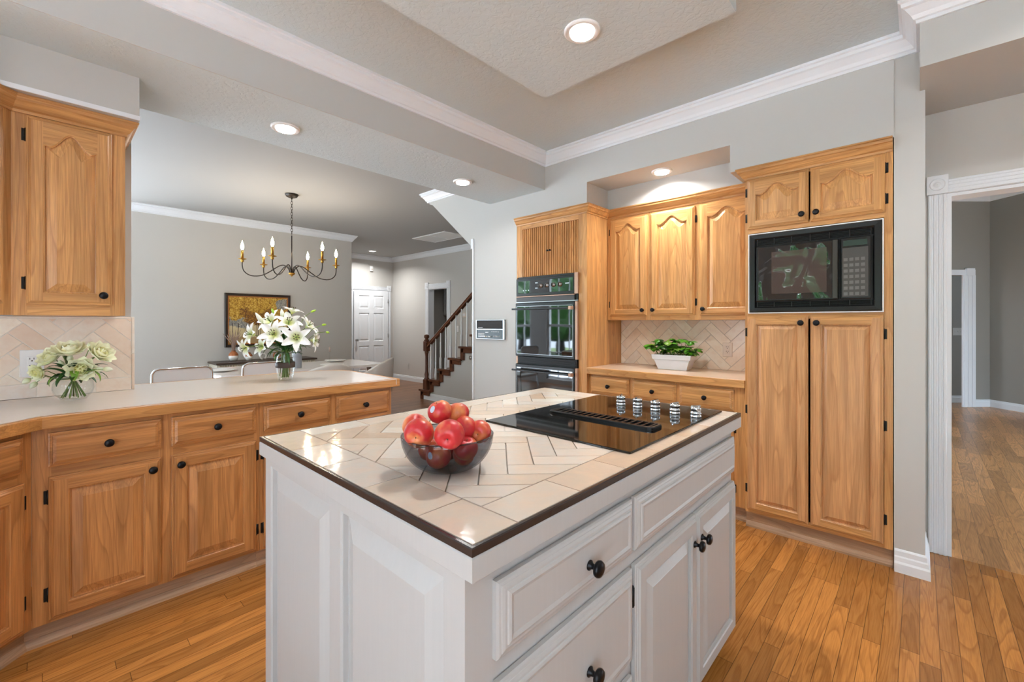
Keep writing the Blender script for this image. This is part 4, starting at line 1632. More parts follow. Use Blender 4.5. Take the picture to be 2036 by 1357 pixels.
for c, f, r, lab in L1:
    lily(c, f, r * 1.18, lab, vt + Vector((rnd.uniform(-.02, .02), rnd.uniform(-.02, .02), 0)), 'white lilies in the banded vase')


def bud(c, d, L, r, label, grp, vtop, mat='bud', name='lily_bud'):
    c = Vector(c)
    t = thing(name, label, 'flower bud', c, 0, grp)
    d = Vector(d).normalized()
    pts = [d * L * s for s in (0, .15, .35, .6, .85, 1)]
    MB().tube(pts, [r * .3, r * .75, r, r * .9, r * .5, r * .08], 10).build('bud_head', mat, t)
    q = Vector(vtop) - c
    MB().tube([d * .003, -d * .03 + q * .1, q * .6, q], .0018, 6).build('stem', 'stem', t)


for c, d_, L, lab in (((-2.960, .985, 1.335), (-.3, -.25, 1), .035, 'bright green lily bud at the top left of the tall bouquet'), ((-2.840, 1.165, 1.345), (.3, .8, .35), .034, 'bright green lily bud at the top right of the tall bouquet'),
                      ((-2.770, 1.205, 1.262), (.3, .7, .1), .028, 'bright green lily bud at the right side of the tall bouquet, upper one'), ((-2.760, 1.225, 1.218), (.3, .8, -.25), .024, 'bright green lily bud at the right side of the tall bouquet, lower one')):
    bud(c, d_, L, .0075, lab, 'green buds in the tall bouquet', vt)
bud((-2.965, .925, 1.275), (-.1, -.55, .9), .075, .013, 'closed white lily bud pointing up left in the tall bouquet', 'white buds in the tall bouquet', vt, 'tulip')
bud((-2.905, 1.02, 1.305), (-.1, -.1, 1), .06, .012, 'closed white lily bud at the top middle of the tall bouquet', 'white buds in the tall bouquet', vt, 'tulip')
t = thing('bouquet_foliage', 'dark green lily leaves spilling over the banded vase', 'leaves', vt, 0)
mb = MB()
for k in range(52):
    a = 2 * PI * k / 52 + rnd.uniform(-.2, .2)
    el = rnd.uniform(.25, 1.3)
    d_ = Vector((math.cos(a) * math.cos(el), math.sin(a) * math.cos(el), math.sin(el)))
    petal(mb, (math.cos(a) * .012, math.sin(a) * .012, rnd.uniform(-.01, .05)), d_, (0, 0, 1), rnd.uniform(.08, .16), rnd.uniform(.014, .026), rnd.uniform(.5, 2.0), n=7, cup=.4)
mb.build('leaf_spray', 'leaf2', t, recalc=False)
mb = MB()
for k in range(14):
    a = 2 * PI * k / 14
    mb.tube([(math.cos(a) * .014, math.sin(a) * .014, .09), (math.cos(a) * .02, math.sin(a) * .02, 0), (-math.cos(a) * .016, -math.sin(a) * .02, -.15)], .0025, 6)
mb.build('stems', 'stem', t)

# --- second vase with peonies and tulip buds
VB2 = Vector((-2.905, .098, .9145))
t = thing('flower_vase', 'small round clear glass vase on the counter in front of the left backsplash', 'vase', VB2)
vp = [(.0001, .003), (.040, .003), (.046, .005), (.064, .028), (.073, .055), (.070, .080), (.056, .105), (.046, .118), (.047, .119), (.044, .119), (.054, .104), (.068, .079), (.0705, .055), (.061, .029), (.044, .010), (.0001, .009)]
MB().lathe(vp, 36, caps=False).build('glass_body', 'glass', t)
vt2 = VB2 + Vector((0, 0, .10))


def peony(c, facing, r, label, grp):
    c = Vector(c)
    t = thing('peony', label, 'flower', c, 0, grp)
    f = Vector(facing).normalized()
    u = f.orthogonal().normalized()
    v = f.cross(u)
    mb = MB()
    for ring_ in range(5):
        n = (4, 5, 6, 7, 9)[ring_]
        op = (.12, .38, .70, 1.02, 1.30)[ring_]
        for k in range(n):
            a = 2 * PI * (k + .5 * (ring_ % 2)) / n + rnd.uniform(-.15, .15)
            out = u * math.cos(a) + v * math.sin(a)
            dd = out * math.sin(op) + f * math.cos(op)
            petal(mb, out * r * .07 * ring_ - f * r * .30, dd, f * math.sin(op) - out * math.cos(op), r * (.80 + .08 * ring_), r * 1.0, -.75 + rnd.uniform(-.2, .2), n=6, cup=.45)
    mb.build('petals', 'peony', t, recalc=False)
    MB().lathe([(.0001, -r * .1), (r * .12, -r * .08), (r * .15, r * .1), (.0001, r * .2)], 10).build('flower_centre', 'bud', t)
    q = vt2 - c
    MB().tube([-f * r * .2, -f * r * .7 + q * .1, q * .6, q, q + Vector((rnd.uniform(-.02, .02), rnd.uniform(-.02, .02), -.085))], .002, 6).build('stem', 'stem', t)


for c, f, r, lab in (((-2.845, .120, 1.062), (1, -.15, .1), .050, 'open cream peony facing the viewer low in the round vase bouquet'),
                     ((-2.885, .085, 1.150), (.45, -.1, .85), .056, 'wide cream peony at the top of the round vase bouquet'),
                     ((-2.815, .185, 1.135), (.6, .5, .5), .052, 'cream peony at the upper right of the round vase bouquet'),
                     ((-2.945, .025, 1.118), (.5, -.6, .5), .048, 'cream peony at the left of the round vase bouquet'),
                     ((-2.935, .055, 1.145), (.4, -.3, .8), .042, 'cream peony half hidden behind the top left of the round vase bouquet'),
                     ((-2.965, -.015, 1.050), (.6, -.7, -.2), .036, 'drooping cream peony in front of the wall outlet')):
    peony(c, f, r, lab, 'cream peonies in the round vase')
for c, d_, L, lab in (((-2.895, .085, 1.095), (.1, .05, .95), .036, 'white tulip bud standing between the peonies'), ((-2.915, .062, 1.075), (.1, -.3, .8), .032, 'pale tulip bud below the left peony'),
                      ((-2.990, -.040, 1.020), (-.2, -.75, -.6), .034, 'white tulip bud drooping at the far lower left'), ((-2.975, -.020, 1.005), (.1, -.6, -.8), .036, 'white tulip bud hanging left of the round vase'),
                      ((-2.800, .165, 1.058), (.3, .8, .1), .034, 'pale tulip bud pointing right of the round vase, inner one'), ((-2.775, .190, 1.062), (.3, .9, -.1), .036, 'pale tulip bud pointing right of the round vase, outer one'),
                      ((-2.845, .15, 1.165), (.2, .2, .8), .026, 'white bud at the top right of the round vase bouquet')):
    bud(c, d_, L, .0125, lab, 'tulip buds in the round vase', vt2, 'tulip', 'tulip_bud')
t = thing('bouquet_foliage', 'green tulip leaves in the small round vase', 'leaves', vt2, 0)
mb = MB()
for k in range(30):
    a = 2 * PI * k / 30 + rnd.uniform(-.2, .2)
    el = rnd.uniform(.0, 1.4)
    d_ = Vector((math.cos(a) * math.cos(el), math.sin(a) * math.cos(el), math.sin(el)))
    petal(mb, (math.cos(a) * .02, math.sin(a) * .02, .015), d_, (0, 0, 1), rnd.uniform(.07, .125), rnd.uniform(.020, .034), rnd.uniform(.5, 2.0), n=7, cup=.4)
petal(mb, (.02, 0, .03), (.6, .0, .5), (0, 0, 1), .10, .032, 2.6, 1, n=8)
petal(mb, (.0, .03, .03), (.4, .9, .3), (0, 0, 1), .10, .026, 2.2, 1, n=8)
petal(mb, (.0, -.03, .02), (.3, -.9, .2), (0, 0, 1), .085, .024, 2.2, 1, n=8)
mb.build('leaf_spray', ['leaf2', 'leaf3'], t, recalc=False)
mb = MB()
for k in range(9):
    a = 2 * PI * k / 9
    mb.tube([(math.cos(a) * .012, math.sin(a) * .012, .03), (-math.cos(a) * .02, -math.sin(a) * .02, -.04), (-math.cos(a) * .042, -math.sin(a) * .042, -.086)], .0027, 6)
mb.build('stems', 'stem', t)

# ================================================================== BASIL PLANTER
PB = Vector((-1.390, 3.335, .9145))
t = thing('planter', 'white rectangular planter holding basil on the back counter', 'planter', PB, R(3))
tp, bt, dp, hb = .150, .108, .075, .115


def rr(hx, hy, z):
    return [(-hx, -hy, z), (hx, -hy, z), (hx, hy, z), (-hx, hy, z)]


MB().strips([rr(bt - .004, .052, 0), rr(bt, .056, .003), rr(.134, .072, .078), rr(.144, .080, .080), rr(tp, .084, .112), rr(tp - .002, .082, .115), rr(tp - .012, .074, .115), rr(tp - .016, .070, .09)], fill=True).build('pot', 'pot', t)
MB().box(-tp + .016, tp - .016, -.069, .069, .088, .100).build('soil', 'soil', t)
t = thing('basil_plant', 'bushy green basil growing in the white planter', 'plant', PB + Vector((0, 0, .10)), R(3))
ml, ms = MB(), MB()
rb = random.Random(11)
tops = []
for k in range(30):
    bx, by = -.125 + .25 * (k + .5) / 30, rb.uniform(-.05, .045)
    lean = Vector((bx * .45 + rb.uniform(-.03, .03), rb.uniform(-.045, .02), rb.uniform(.06, .165) * (1 - .30 * abs(bx) / .125)))
    top = Vector((bx, by, 0)) + lean
    mid = Vector((bx, by, 0)) + lean * .55 + Vector((0, 0, .008))
    ms.tube([(bx, by, -.008), mid, top], [.0024, .0018, .0012], 5)
    for node, nl, ls in ((top, 5, 1.0), (mid, 3, .8)):
        for j in range(nl):
            a = 2 * PI * j / nl + rb.uniform(-.5, .5)
            L = rb.uniform(.036, .062) * ls
            el = rb.uniform(-.45, .35)
            d_ = Vector((math.cos(a) * math.cos(el), math.sin(a) * math.cos(el), math.sin(el)))
            petal(ml, node, d_, (0, 0, 1), L, L * .95, rb.uniform(.5, 1.5), 0 if rb.random() < .6 else (1 if rb.random() < .6 else 2), n=6, cup=-.30)
ml.build('leaves', ['leaf', 'leaf2', 'leaf3'], t, recalc=False)
ms.build('stems', 'stem', t)


# ================================================================== CEILING LIGHTS
def recessed(label, loc, r, watts=LAMP, z_off=0, grp='recessed ceiling lights'):
    t = thing('recessed_light', label, 'ceiling light', loc, 0, grp)
    MB().lathe([(r, 0), (r, -.006), (r * .97, -.010), (r * .90, -.012), (r * .74, -.007), (r * .70, -.006), (r * .70, 0)], 40, caps=False).build('trim_ring', 'white_plastic', t)
    MB().lathe([(.0001, -.0045), (r * .71, -.0045)], 40, caps=False).build('diffuser', 'lamp', t)
    ld = bpy.data.lights.new('recessed_lamp', 'AREA')
    ld.shape = 'DISK'
    ld.size = r * 1.3
    ld.energy = watts
    ld.color = (1.0, .98, .95)
    ld.spread = R(150)
    lo = bpy.data.objects.new('lamp', ld)
    C.objects.link(lo)
    lo.parent = t
    lo.location = (0, 0, -.016)
    lo.visible_camera = True
    return t


recessed('large recessed light in the dropped panel above the island', (-1.075, 1.60, 2.55), .078, LAMP * 1.2)
recessed('recessed light in the low ceiling at the left, nearer the camera', (-2.765, .985, 2.44), .078, LAMP * .5)
recessed('recessed light in the low ceiling near the stair wall', (-2.757, 2.36, 2.44), .078, LAMP * .35)
recessed('recessed light in the niche above the arched wall cabinets', (-1.415, 3.165, 2.414), .075, LAMP * .6)
recessed('small distant recessed light near the six panel door', (-8.2, 4.60, 2.74), .085, LAMP * 1.5)

recessed('added out-of-view ceiling lamp brightening the laundry room behind the far opening', (-7.3, 6.35, 2.499), .075, LAMP * .6)  # added lamp, itself unseen, lifts the dark laundry room
recessed('added out-of-view ceiling lamp brightening the pillar by the hall doorway', (.75, 2.15, 2.739), .078, LAMP * .75)  # added outside the frame to brighten the pillar area
# dining window brightness comes from the windows; chandelier
CHP = Vector((-5.245, 1.937, 0))
t = thing('chandelier', 'black and brass six arm candle chandelier over the dining table', 'chandelier', (CHP.x, CHP.y, 1.80))


def zc(z):
    return z - 1.80


MB().lathe([(.07, zc(2.74)), (.07, zc(2.732)), (.062, zc(2.722)), (.058, zc(2.712)), (.040, zc(2.704)), (.012, zc(2.700)), (.008, zc(2.685)), (.0001, zc(2.684))], 28).build('canopy', 'bronze', t)
mb = MB()
zz = 2.672
k = 0
while zz > 2.285:
    pts = []
    for j in range(12):
        a = 2 * PI * j / 12
        u_, h_ = math.cos(a) * .010, math.sin(a) * .020
        pts.append((u_, 0, zc(zz) + h_) if k % 2 == 0 else (0, u_, zc(zz) + h_))
    mb.tube(pts, .0024, 6, closed=True)
    zz -= .031
    k += 1
mb.build('chain', 'bronze', t)
MB().tube([(0, 0, zc(2.27)), (0, 0, zc(1.83))], .0065, 10).build('centre_rod', 'bronze', t)
MB().lathe([(.0001, zc(1.80)), (.006, zc(1.803)), (.010, zc(1.812)), (.028, zc(1.822)), (.036, zc(1.838)), (.034, zc(1.842)), (.0001, zc(1.842))], 24).build('hub', 'brass', t)
for k in range(6):
    a = R(18 + 60 * k)
    ca, sa = math.cos(a), math.sin(a)
    path = [(.018, 1.835), (.030, 1.880), (.055, 1.912), (.090, 1.925), (.140, 1.905), (.210, 1.850), (.290, 1.800), (.370, 1.785), (.430, 1.800), (.470, 1.840), (.482, 1.890), (.482, 1.935)]
    # smooth
    P3 = []
    for i in range(len(path) - 1):
        p0 = path[max(0, i - 1)]
        p1, p2 = path[i], path[i + 1]
        p3 = path[min(len(path) - 1, i + 2)]
        for s in (0, .33, .66):
            q = []
            for d_ in (0, 1):
                q.append(.5 * ((2 * p1[d_]) + (-p0[d_] + p2[d_]) * s + (2 * p0[d_] - 5 * p1[d_] + 4 * p2[d_] - p3[d_]) * s * s + (-p0[d_] + 3 * p1[d_] - 3 * p2[d_] + p3[d_]) * s ** 3))
            P3.append(q)
    P3.append(path[-1])
    am = MB().tube([(ca * r_, sa * r_, zc(z_)) for r_, z_ in P3], .0058, 8).build('arm', 'bronze', t)
    c0 = (ca * .482, sa * .482, 0)
    MB().lathe([(.0001, zc(1.925)), (.012, zc(1.928)), (.016, zc(1.945)), (.012, zc(1.955)), (.040, zc(1.962)), (.041, zc(1.966)), (.012, zc(1.970)), (.0001, zc(1.970))], 20, c0).build('drip_pan', 'brass', am)
    MB().lathe([(.013, zc(1.968)), (.013, zc(2.055)), (.011, zc(2.060)), (.0001, zc(2.060))], 16, c0).build('candle_sleeve', 'brass', am)
    MB().lathe([(.007, zc(2.060)), (.014, zc(2.078)), (.0165, zc(2.095)), (.013, zc(2.118)), (.006, zc(2.140)), (.0015, zc(2.158)), (.0001, zc(2.160))], 14, c0).build('bulb', 'flame', am)
    pl = bpy.data.lights.new('candle_light', 'POINT')
    pl.energy = 1.8
    pl.shadow_soft_size = .012
    pl.color = (1.0, .90, .76)
    po = bpy.data.objects.new('candle_light', pl)
    C.objects.link(po)
    po.parent = am
    po.location = (ca * .482, sa * .482, zc(2.185))

# ================================================================== PAINTING
t = thing('painting', 'framed painting of golden autumn trees on the dining room wall', 'painting', (-7.03, 2.1375, 1.308))
hw, hh = .4285, .3775
mb = MB()
fr_ = [(0, .002), (0, .030), (.008, .036), (.030, .034), (.036, .026)]
mb.strips([[(x_, -hw + i, -hh + i), (x_, hw - i, -hh + i), (x_, hw - i, hh - i), (x_, -hw + i, hh - i)] for i, x_ in fr_], fill=False)
mb.build('frame', 'frame_dark', t)
mb = MB()
mb.strips([[(x_, -hw + i, -hh + i), (x_, hw - i, -hh + i), (x_, hw - i, hh - i), (x_, -hw + i, hh - i)] for i, x_ in ((.036, .026), (.046, .028), (.052, .018))], fill=False)
mb.build('inner_frame', 'frame_gold', t)
MB().box(.006, .019, -hw + .05, hw - .05, -hh + .05, hh - .05).build('canvas', 'painting', t)

# ================================================================== DINING FURNITURE
t = thing('dining_table', 'white topped dining table under the chandelier', 'table', (-5.55, 2.1, 0))
MB().prism([(x, y) for x, y in rrect(-.48, .48, -.92, .95, .12, 6)], .715, .745).build('tabletop', 'white_top', t)
for sx, sy in ((-1, -1), (1, -1), (1, 1), (-1, 1)):
    MB().tube([(sx * .38, sy * .75, .714), (sx * .42, sy * .82, 0)], [.03, .018], 10).build('leg', 'twig', t)

WC = None


def white_chair(loc, rz, label):
    t = thing('dining_chair', label, 'chair', loc, rz, 'white dining chairs behind the peninsula')
    # back toward local -y ; seat toward +y
    hw_, zt = .20, .905
    pts = []
    for k in range(7):
        a = R(90 * k / 6)
        pts.append((-hw_ + .05 - .05 * math.cos(a), 0, zt - .05 + .05 * math.sin(a)))
    full = [(-hw_, .03, .44)] + [(-hw_, .012, .62)] + pts + [(-x, y, z) for x, y, z in pts[::-1]] + [(hw_, .012, .62), (hw_, .03, .44)]
    MB().tube(full, .009, 8).build('back_frame', 'chrome', t)
    MB().prism([(x, z) for x, z in ([(-hw_ + .006, .50)] + [(p[0] + .006, p[2] - .006) for p in pts] + [(-p[0] - .006, p[2] - .006) for p in pts[::-1]] + [(hw_ - .006, .50)])], .000, .016, axis='y').build('backrest', 'chair_white', t)
    MB().bbox(-hw_, hw_, .03, .46, .43, .47, .015).build('seat', 'chair_white', t)
    for sx in (-1, 1):
        for y0, y1 in ((.03, -.02), (.44, .47)):
            MB().tube([(sx * hw_, y0, .44), (sx * (hw_ + .01), y1, 0.0)], .009, 8).build('leg', 'chrome', t)
    return t


white_chair((-4.42, .785, 0), R(90), 'white chair with chrome frame behind the peninsula, left one')
white_chair((-4.45, 1.425, 0), R(90), 'white chair with chrome frame behind the lily vase')


def tub_chair(loc, rz, label):
    t = thing('tub_chair', label, 'chair', loc, rz, 'grey tub chairs at the dining table')
    n = 22
    rows = []
    for k in range(n + 1):
        a = R(-205 + 230 * k / n)
        s = math.sin(PI * k / n)
        r_, rt = .235, .30
        zt = .60 + .235 * s ** 1.0
        ca, sa = math.cos(a), math.sin(a)
        rows.append([(ca * r_, sa * r_, .40), (ca * (r_ + .045), sa * (r_ + .045), .40), (ca * rt, sa * rt, zt - .02), (ca * (rt - .02), sa * (rt - .02), zt), (ca * (rt - .045), sa * (rt - .045), zt - .01), (ca * (r_ - .01), sa * (r_ - .01), .47)])
    mb = MB()
    k6 = 6
    vs = [p for r_ in rows for p in r_]
    fs = [(i * k6 + j, i * k6 + (j + 1) % k6, (i + 1) * k6 + (j + 1) % k6, (i + 1) * k6 + j) for i in range(n) for j in range(k6)] + [tuple(range(k6)), tuple(n * k6 + j for j in range(k6))]
    mb.add(vs, fs, 0, True)
    mb.build('backrest', 'upholstery', t)
    MB().lathe([(.0001, .36), (.23, .36), (.25, .39), (.25, .45), (.22, .475), (.0001, .48)], 28).build('seat', 'upholstery', t)
    for k in range(4):
        a = R(45 + 90 * k)
        MB().tube([(math.cos(a) * .15, math.sin(a) * .15, .37), (math.cos(a) * .22, math.sin(a) * .22, 0)], [.016, .010], 8).build('leg', 'twig', t)
    return t


tub_chair((-5.10, 2.82, 0), R(140), 'grey upholstered tub chair at the right end of the dining table')
tub_chair((-4.80, 2.10, 0), R(90), 'grey upholstered tub chair on the near side of the table, right of the lily vase')

t = thing('sideboard', 'pale fluted sideboard with dark top against the dining wall', 'sideboard', (-7.02, 1.53, 0))
MB().box(.0, .40, .0, 1.25, .12, .725).build('carcass', 'reed', t)
mb = MB()
for k in range(42):
    y = .01 + k * .0294
    mb.lathe([(.013, .14), (.013, .715)], 8, (.402, y + .0147, 0))
mb.build('fluted_front', 'reed', t)
MB().bbox(0, .43, -.02, 1.27, .7252, .748, .004).build('top', 'tray', t)
for x in (.05, .35):
    for y in (.05, 1.2):
        MB().lathe([(.015, 0), (.02, .12)], 10, (x, y, 0)).build('leg', 'tray', t)


def ceramic_vase(label, loc, s, twigs):
    t = thing('ceramic_vase', label, 'vase', loc, 0)
    MB().lathe([(.0001, 0), (.045 * s, 0), (.068 * s, .05 * s), (.070 * s, .088 * s)], 24).build('white_base', 'ceramic', t)
    MB().lathe([(.070 * s, .088 * s), (.066 * s, .11 * s), (.048 * s, .14 * s), (.030 * s, .152 * s), (.030 * s, .165 * s), (.036 * s, .17 * s), (.028 * s, .17 * s), (.026 * s, .15 * s)], 24, caps=False).build('copper_shoulder', 'copper', t)
    return t


ceramic_vase('white and copper vase with dried twigs on the sideboard', (-6.86, 1.775, .7485), .85, 1)
t = thing('dried_twigs', 'bunch of dried twigs in the copper topped vase', 'twigs', (-6.86, 1.775, .89))
mb = MB()
rt_ = random.Random(3)
for k in range(16):
    a = rt_.uniform(0, 2 * PI)
    s = rt_.uniform(.03, .13)
    h = rt_.uniform(.20, .30)
    mb.tube([(0, 0, -.10), (math.cos(a) * s * .2, math.sin(a) * s * .2, h * .4), (math.cos(a) * s, math.sin(a) * s, h)], [.004, .004, .002], 5)
    mb.tube([(math.cos(a) * s * .2, math.sin(a) * s * .2, h * .4), (math.cos(a + .8) * s * .8, math.sin(a + .8) * s * .8, h * .85)], [.003, .0015], 5)
mb.build('twig_bunch', 'twig', t)
ceramic_vase('small squat white and copper vase on the sideboard', (-6.80, 1.945, .7485), .66, 0)

# table settings
for i, (x, y, r_, lab) in enumerate(((-5.83, 2.72, .14, 'round white plate at the far right of the dining table'), (-5.28, 2.42, .14, 'round white plate on the near side of the dining table'), (-5.55, 1.33, .14, 'round white plate at the left end of the dining table'))):
    t = thing('dinner_plate', lab, 'plate', (x, y, .7455), 0, 'plates on the dining table')
    MB().lathe([(.0001, .002), (r_ * .6, .002), (r_ * .72, .006), (r_, .018), (r_, .021), (r_ * .7, .010), (.0001, .008)], 30).build('dish', 'ceramic', t)
t = thing('ribbed_vase', 'grey ribbed cylinder vase on the dining table behind the lilies', 'vase', (-5.30, 2.02, .7455))
mb = MB()
for k in range(28):
    z = k * .0072
    mb.lathe([(.045, z), (.048, z + .0036), (.045, z + .0072)], 24, caps=False)
mb.lathe([(.0001, 0), (.044, 0), (.044, .2), (.040, .2), (.040, .02)], 24, caps=False)
mb.build('vase_body', 'grey_vase', t)
t = thing('candle_holder', 'thin glass candle holder with pale candle on the dining table', 'candle holder', (-5.74, 2.60, .7455))
MB().lathe([(.0001, 0), (.035, 0), (.035, .004), (.006, .008), (.005, .12), (.014, .13), (.014, .14), (.0001, .14)], 16).build('stem', 'glass', t)
MB().lathe([(.0001, .14), (.011, .14), (.011, .20), (.0001, .205)], 12).build('candle', 'twig', t)
t = thing('sculpture', 'copper ring ornament on the sideboard, half hidden by the lilies', 'ornament', (-6.78, 2.30, .7485))
MB().tube([(0, .045 * math.cos(R(a)), .055 + .045 * math.sin(R(a))) for a in range(50, 371, 20)], [.010] * 17, 8).build('ring', 'copper', t)
MB().bbox(-.07, .07, -.11, .11, 0, .010, .003).build('tray', 'tray', t)
t = thing('sculpture', 'white curled ring ornament on the sideboard', 'ornament', (-6.78, 2.12, .7485))
MB().tube([(0, .038 * math.cos(R(a)), .050 + .038 * math.sin(R(a))) for a in range(-60, 261, 20)], [.011] * 17, 8).build('ring', 'ceramic', t)

# ================================================================== FAR DOOR (six panel)
t = thing('door_1', 'white six panel door at the end of the passage', 'door', (-8.795, 4.49, 0), R(90))
del t['category']
t['kind'] = 'structure'
w_, h_ = .81, 1.975
mb = MB()
us = [0, .11, .355, .455, .70, w_]
zs = [0.01, .23, .77, .87, 1.48, 1.58, 1.86, h_]
for i in range(5):
    for j in range(7):
        x0, x1, z0, z1 = us[i], us[i + 1], zs[j], zs[j + 1]
        if i in (1, 3) and j in (1, 3, 5):
            mb.strips([[(x0 + d_, y_, z0 + d_), (x1 - d_, y_, z0 + d_), (x1 - d_, y_, z1 - d_), (x0 + d_, y_, z1 - d_)] for d_, y_ in ((0, -.035), (.012, -.024), (.02, -.024), (.05, -.032))])
        else:
            mb.add([(x0, -.035, z0), (x1, -.035, z0), (x1, -.035, z1), (x0, -.035, z1)], [(0, 1, 2, 3)])
mb.box(0, w_, -.012, 0, .01, h_)
mb.build('door_leaf', 'trim', t)
MB().lathe([(.025, 0.035), (.025, .04), (.010, .045), (.010, .065), (.022, .075), (.026, .088), (.018, .098), (.0001, .1)], 18, (.055, 0, .90), 'y').build('door_knob', 'steel', t)
for z in (.25, .98, 1.75):
    MB().lathe([(.008, -.045), (.008, .045)], 10, (w_ - .002, -.04, z)).build('hinge', 'steel', t)

# motion sensor
t = thing('motion_sensor', 'small white motion sensor above the six panel door', 'sensor', (-8.795, 4.90, 2.45), R(90))
MB().bbox(-.035, .035, -.04, 0, -.055, .055, .012).build('case', 'white_plastic', t)
MB().lathe([(.02, .038), (.018, .044), (.0001, .048)], 16, (0, 0, -.015), 'y').build('lens', 'plate_tan', t)

# ceiling vent
t = thing('ceiling_vent', 'white slatted return air vent in the ceiling by the stairs', 'vent', (-6.0, 4.62, 2.74))
mb = MB()
for x0, x1, y0, y1 in ((-.45, .45, -.25, -.22), (-.45, .45, .22, .25), (-.45, -.42, -.22, .22), (.42, .45, -.22, .22), (-.01, .01, -.22, .22)):
    mb.bbox(x0, x1, y0, y1, -.012, -.0005, .003)
mb.build('frame', 'white_plastic', t)
mb = MB()
for k in range(18):
    y = -.21 + k * .0245
    mb.add([(-.42, y, -.002), (.42, y, -.002), (.42, y + .016, -.011), (-.42, y + .016, -.011)], [(0, 1, 2, 3)])
mb.build('slats', 'wall_grey', t)

# laundry cabinets behind the opening
t = thing('laundry_cabinet', 'grey painted laundry wall cabinets seen through the far opening', 'cabinet', (-8.88, 6.95, 1.45))
MB().box(0, 2.4, .02, .35, 0, .80).build('carcass', 'grey_cab', t)
for k in range(6):
    x0 = .01 + k * .40
    door(t, x0, x0 + .385, .02, .76, H=.06, knob='rb' if k % 2 == 0 else 'lb', hinges='l' if k % 2 == 0 else 'r', mats=('grey_cab', 'grey_cab'), yoff=.019)

# ================================================================== STAIRS
t = thing('staircase', 'staircase with dark wood treads rising to the right behind the stair wall', 'staircase', (-6.13, 4.30, 0))
x = 0.0
zs = [.165, .352, .540, .727, .915, 1.10, 1.29, 1.48]
for k, z in enumerate(zs):
    x0 = k * .2555
    z_prev = 0 if k == 0 else zs[k - 1]
    st_ = MB()
    st_.bbox(x0, x0 + .30, -.02, 1.1, z - .032, z, .004)
    st_.build('tread', 'walnut', t)
    MB().box(x0 + .03, x0 + .05, .0, 1.08, z_prev + .001, z - .0325).build('riser', 'walnut_v', t)
    # stringer bracket under the tread end
    MB().bbox(x0 + .05, x0 + .27, -.004, .0295, z - .095, z - .0325, .003).bbox(x0 + .03, x0 + .10, -.004, .0295, max(.0, z_prev) - (.0 if k == 0 else .02), z - .0325, .003).build('stringer_bracket', 'walnut', t)
# handrail
t = thing('stair_railing', 'dark wood handrail with newel post and white balusters', 'railing', (-5.97, 4.33, .165))
mb = MB()
mb.bbox(-.045, .045, -.045, .045, .001, .17, .006)
mb.lathe([(.040, .17), (.046, .18), (.030, .20), (.036, .25), (.026, .30), (.024, .55), (.030, .60), (.036, .61), (.030, .62), (.036, .635)], 20)
mb.bbox(-.042, .042, -.042, .042, .635, .80, .006)
mb.lathe([(.030, .80), (.046, .81), (.046, .82), (.026, .83), (.026, .84), (.046, .865), (.040, .90), (.02, .91), (.0001, .912)], 20)
mb.build('newel_post', 'walnut_v', t)
sl = .187 / .2555
# rail sweep
mb = MB()
x0, z0 = .045, .70
x1 = 2.75
z1 = z0 + (x1 - x0) * sl
pr_ = [(-.03, 0), (-.03, .02), (-.022, .03), (-.032, .045), (-.02, .062), (.02, .062), (.032, .045), (.022, .03), (.03, .02), (.03, 0)]
vs = [(x0, a, z0 + b) for a, b in pr_] + [(x1, a, z1 + b) for a, b in pr_]
n = len(pr_)
mb.add(vs, [(q, (q + 1) % n, n + (q + 1) % n, n + q) for q in range(n)] + [tuple(range(n)), tuple(range(n, 2 * n))])
mb.build('handrail', 'walnut', t)
for k in range(20):
    bx = .118 + k * .1277
    step = int((bx + .16) // .2555)
    if step > 7:
        break
    zb = zs[step] - .165 + .001
    ztop = z0 + (bx - .045) * sl + .002
    MB().bbox(-.014, .014, -.014, .014, 0, .17, .002).lathe([(.013, .17), (.016, .175), (.011, .19), (.014, .26), (.009, ztop - zb)], 12).build('baluster', 'trim', t, (bx, 0, zb))
# door stop / latch below the stairs
t = thing('closet_handle', 'small round chrome pull on the wall under the stairs', 'handle', (-4.83, 4.329, .755))
MB().lathe([(.028, 0), (.028, .006), (.012, .01), (.012, .03), (.028, .04), (.030, .05), (.0001, .06)], 18, axis='y').build('pull', 'steel', t)

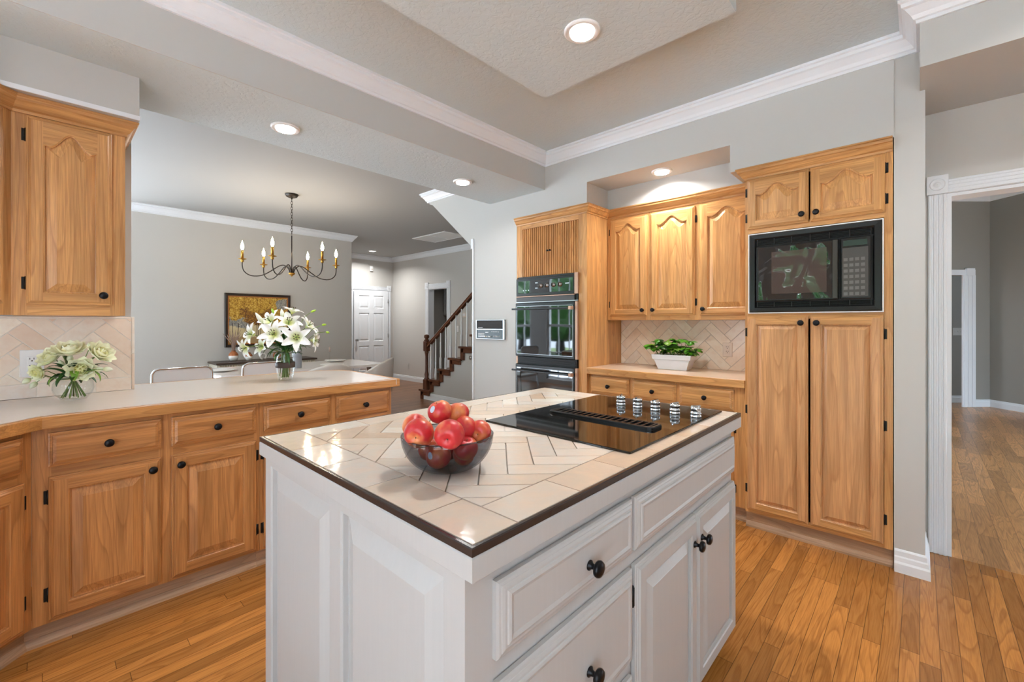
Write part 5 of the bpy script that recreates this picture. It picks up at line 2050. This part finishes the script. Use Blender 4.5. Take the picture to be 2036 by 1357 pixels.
# ================================================================== INTERCOM
t = thing('intercom', 'black wall intercom radio panel left of the double oven', 'intercom', (-3.27, NY, 1.113))
iw, ih = .392, .190
mb = MB()
for x0, x1, z0, z1 in ((0, iw, 0, .006), (0, iw, ih - .006, ih), (0, .006, .006, ih - .006), (iw - .02, iw, .006, ih - .006), (.006, iw - .02, .092, .102)):
    mb.bbox(x0, x1, -.022, -.001, z0, z1, .0015)
mb.build('steel_frame', 'steel', t)
MB().box(.006, iw - .02, -.014, -.002, .102, ih - .006).build('speaker_cloth', plain('speaker_cloth', (62, 62, 64), .9), t)
MB().box(.006, iw - .02, -.016, -.002, .006, .092).build('control_face', plain('intercom_face', (24, 40, 36), .3), t)
mk = MB()
for r_ in range(3):
    for c_ in range(6):
        mk.box(.025 + c_ * .015, .037 + c_ * .015, -.019, -.016, .022 + r_ * .014, .028 + r_ * .014)
for c_ in range(4):
    mk.lathe([(.006, .016), (.006, .026)], 10, (.128 + c_ * .024, 0, .026), 'y')
for c_ in range(5):
    mk.box(.245 + c_ * .018, .249 + c_ * .018, -.019, -.016, .022, .036)
    mk.box(.215 + c_ * .022, .228 + c_ * .022, -.019, -.016, .070, .074)
mk.box(.13, .17, -.019, -.016, .064, .070)
mk.build('buttons', 'white_plastic', t)
mk = MB()
xx = .020
for wd in (.006, .005, .004, .005, .006, .003, .005, .006, .004, .005):
    mk.box(xx, xx + wd, -.0148, -.0138, .112, .1165)
    xx += wd + .002
mk.build('nameplate_lettering', 'white_plastic', t)

# ================================================================== OUTDOORS (seen only as reflections, pale ground added for bounce light)
g_ = MB().box(-16, 10, -16, -1.8, -.5, -.3)
pt = MB().box(-16, 9, -8.2, -1.9, -.22, -.14).build('bounce_patio', plain('pale_bounce_ground', (214, 216, 218), .9))  # added pale reflector, bounces daylight up onto the ceilings
pt['kind'] = 'structure'
o = g_.build('lawn', plain('grass', (104, 122, 78), .9))
tag(o, 'green lawn outside the windows', 'lawn', kind='stuff')
rt2 = random.Random(8)
for k, (x, y) in enumerate(((-16, -12), (-12.8, -11.2), (-9.7, -12), (-6.6, -11.2), (-3.4, -12), (-.3, -11.2), (2.8, -12), (5.8, -11.2))):
    t = thing('garden_tree', 'leafy garden tree outside the windows', 'tree', (x, y, -.3), 0, 'trees outside the windows')
    MB().tube([(0, 0, .02), (.1, 0, 1.6), (0, .1, 3.2)], [.22, .17, .12], 10).build('trunk', 'bronze', t)
    mb = MB()
    n, q = 14, 18
    rings = []
    for i in range(n + 1):
        a = PI * i / n
        rings.append([(math.cos(2 * PI * j / q) * math.sin(a) * 1.95 * rt2.uniform(.8, 1.0), math.sin(2 * PI * j / q) * math.sin(a) * 1.9 * rt2.uniform(.8, 1.15), 2.6 - math.cos(a) * 2.0) for j in range(q)])
    mb.strips(rings)
    mb.build('crown', 'leaf2', t)
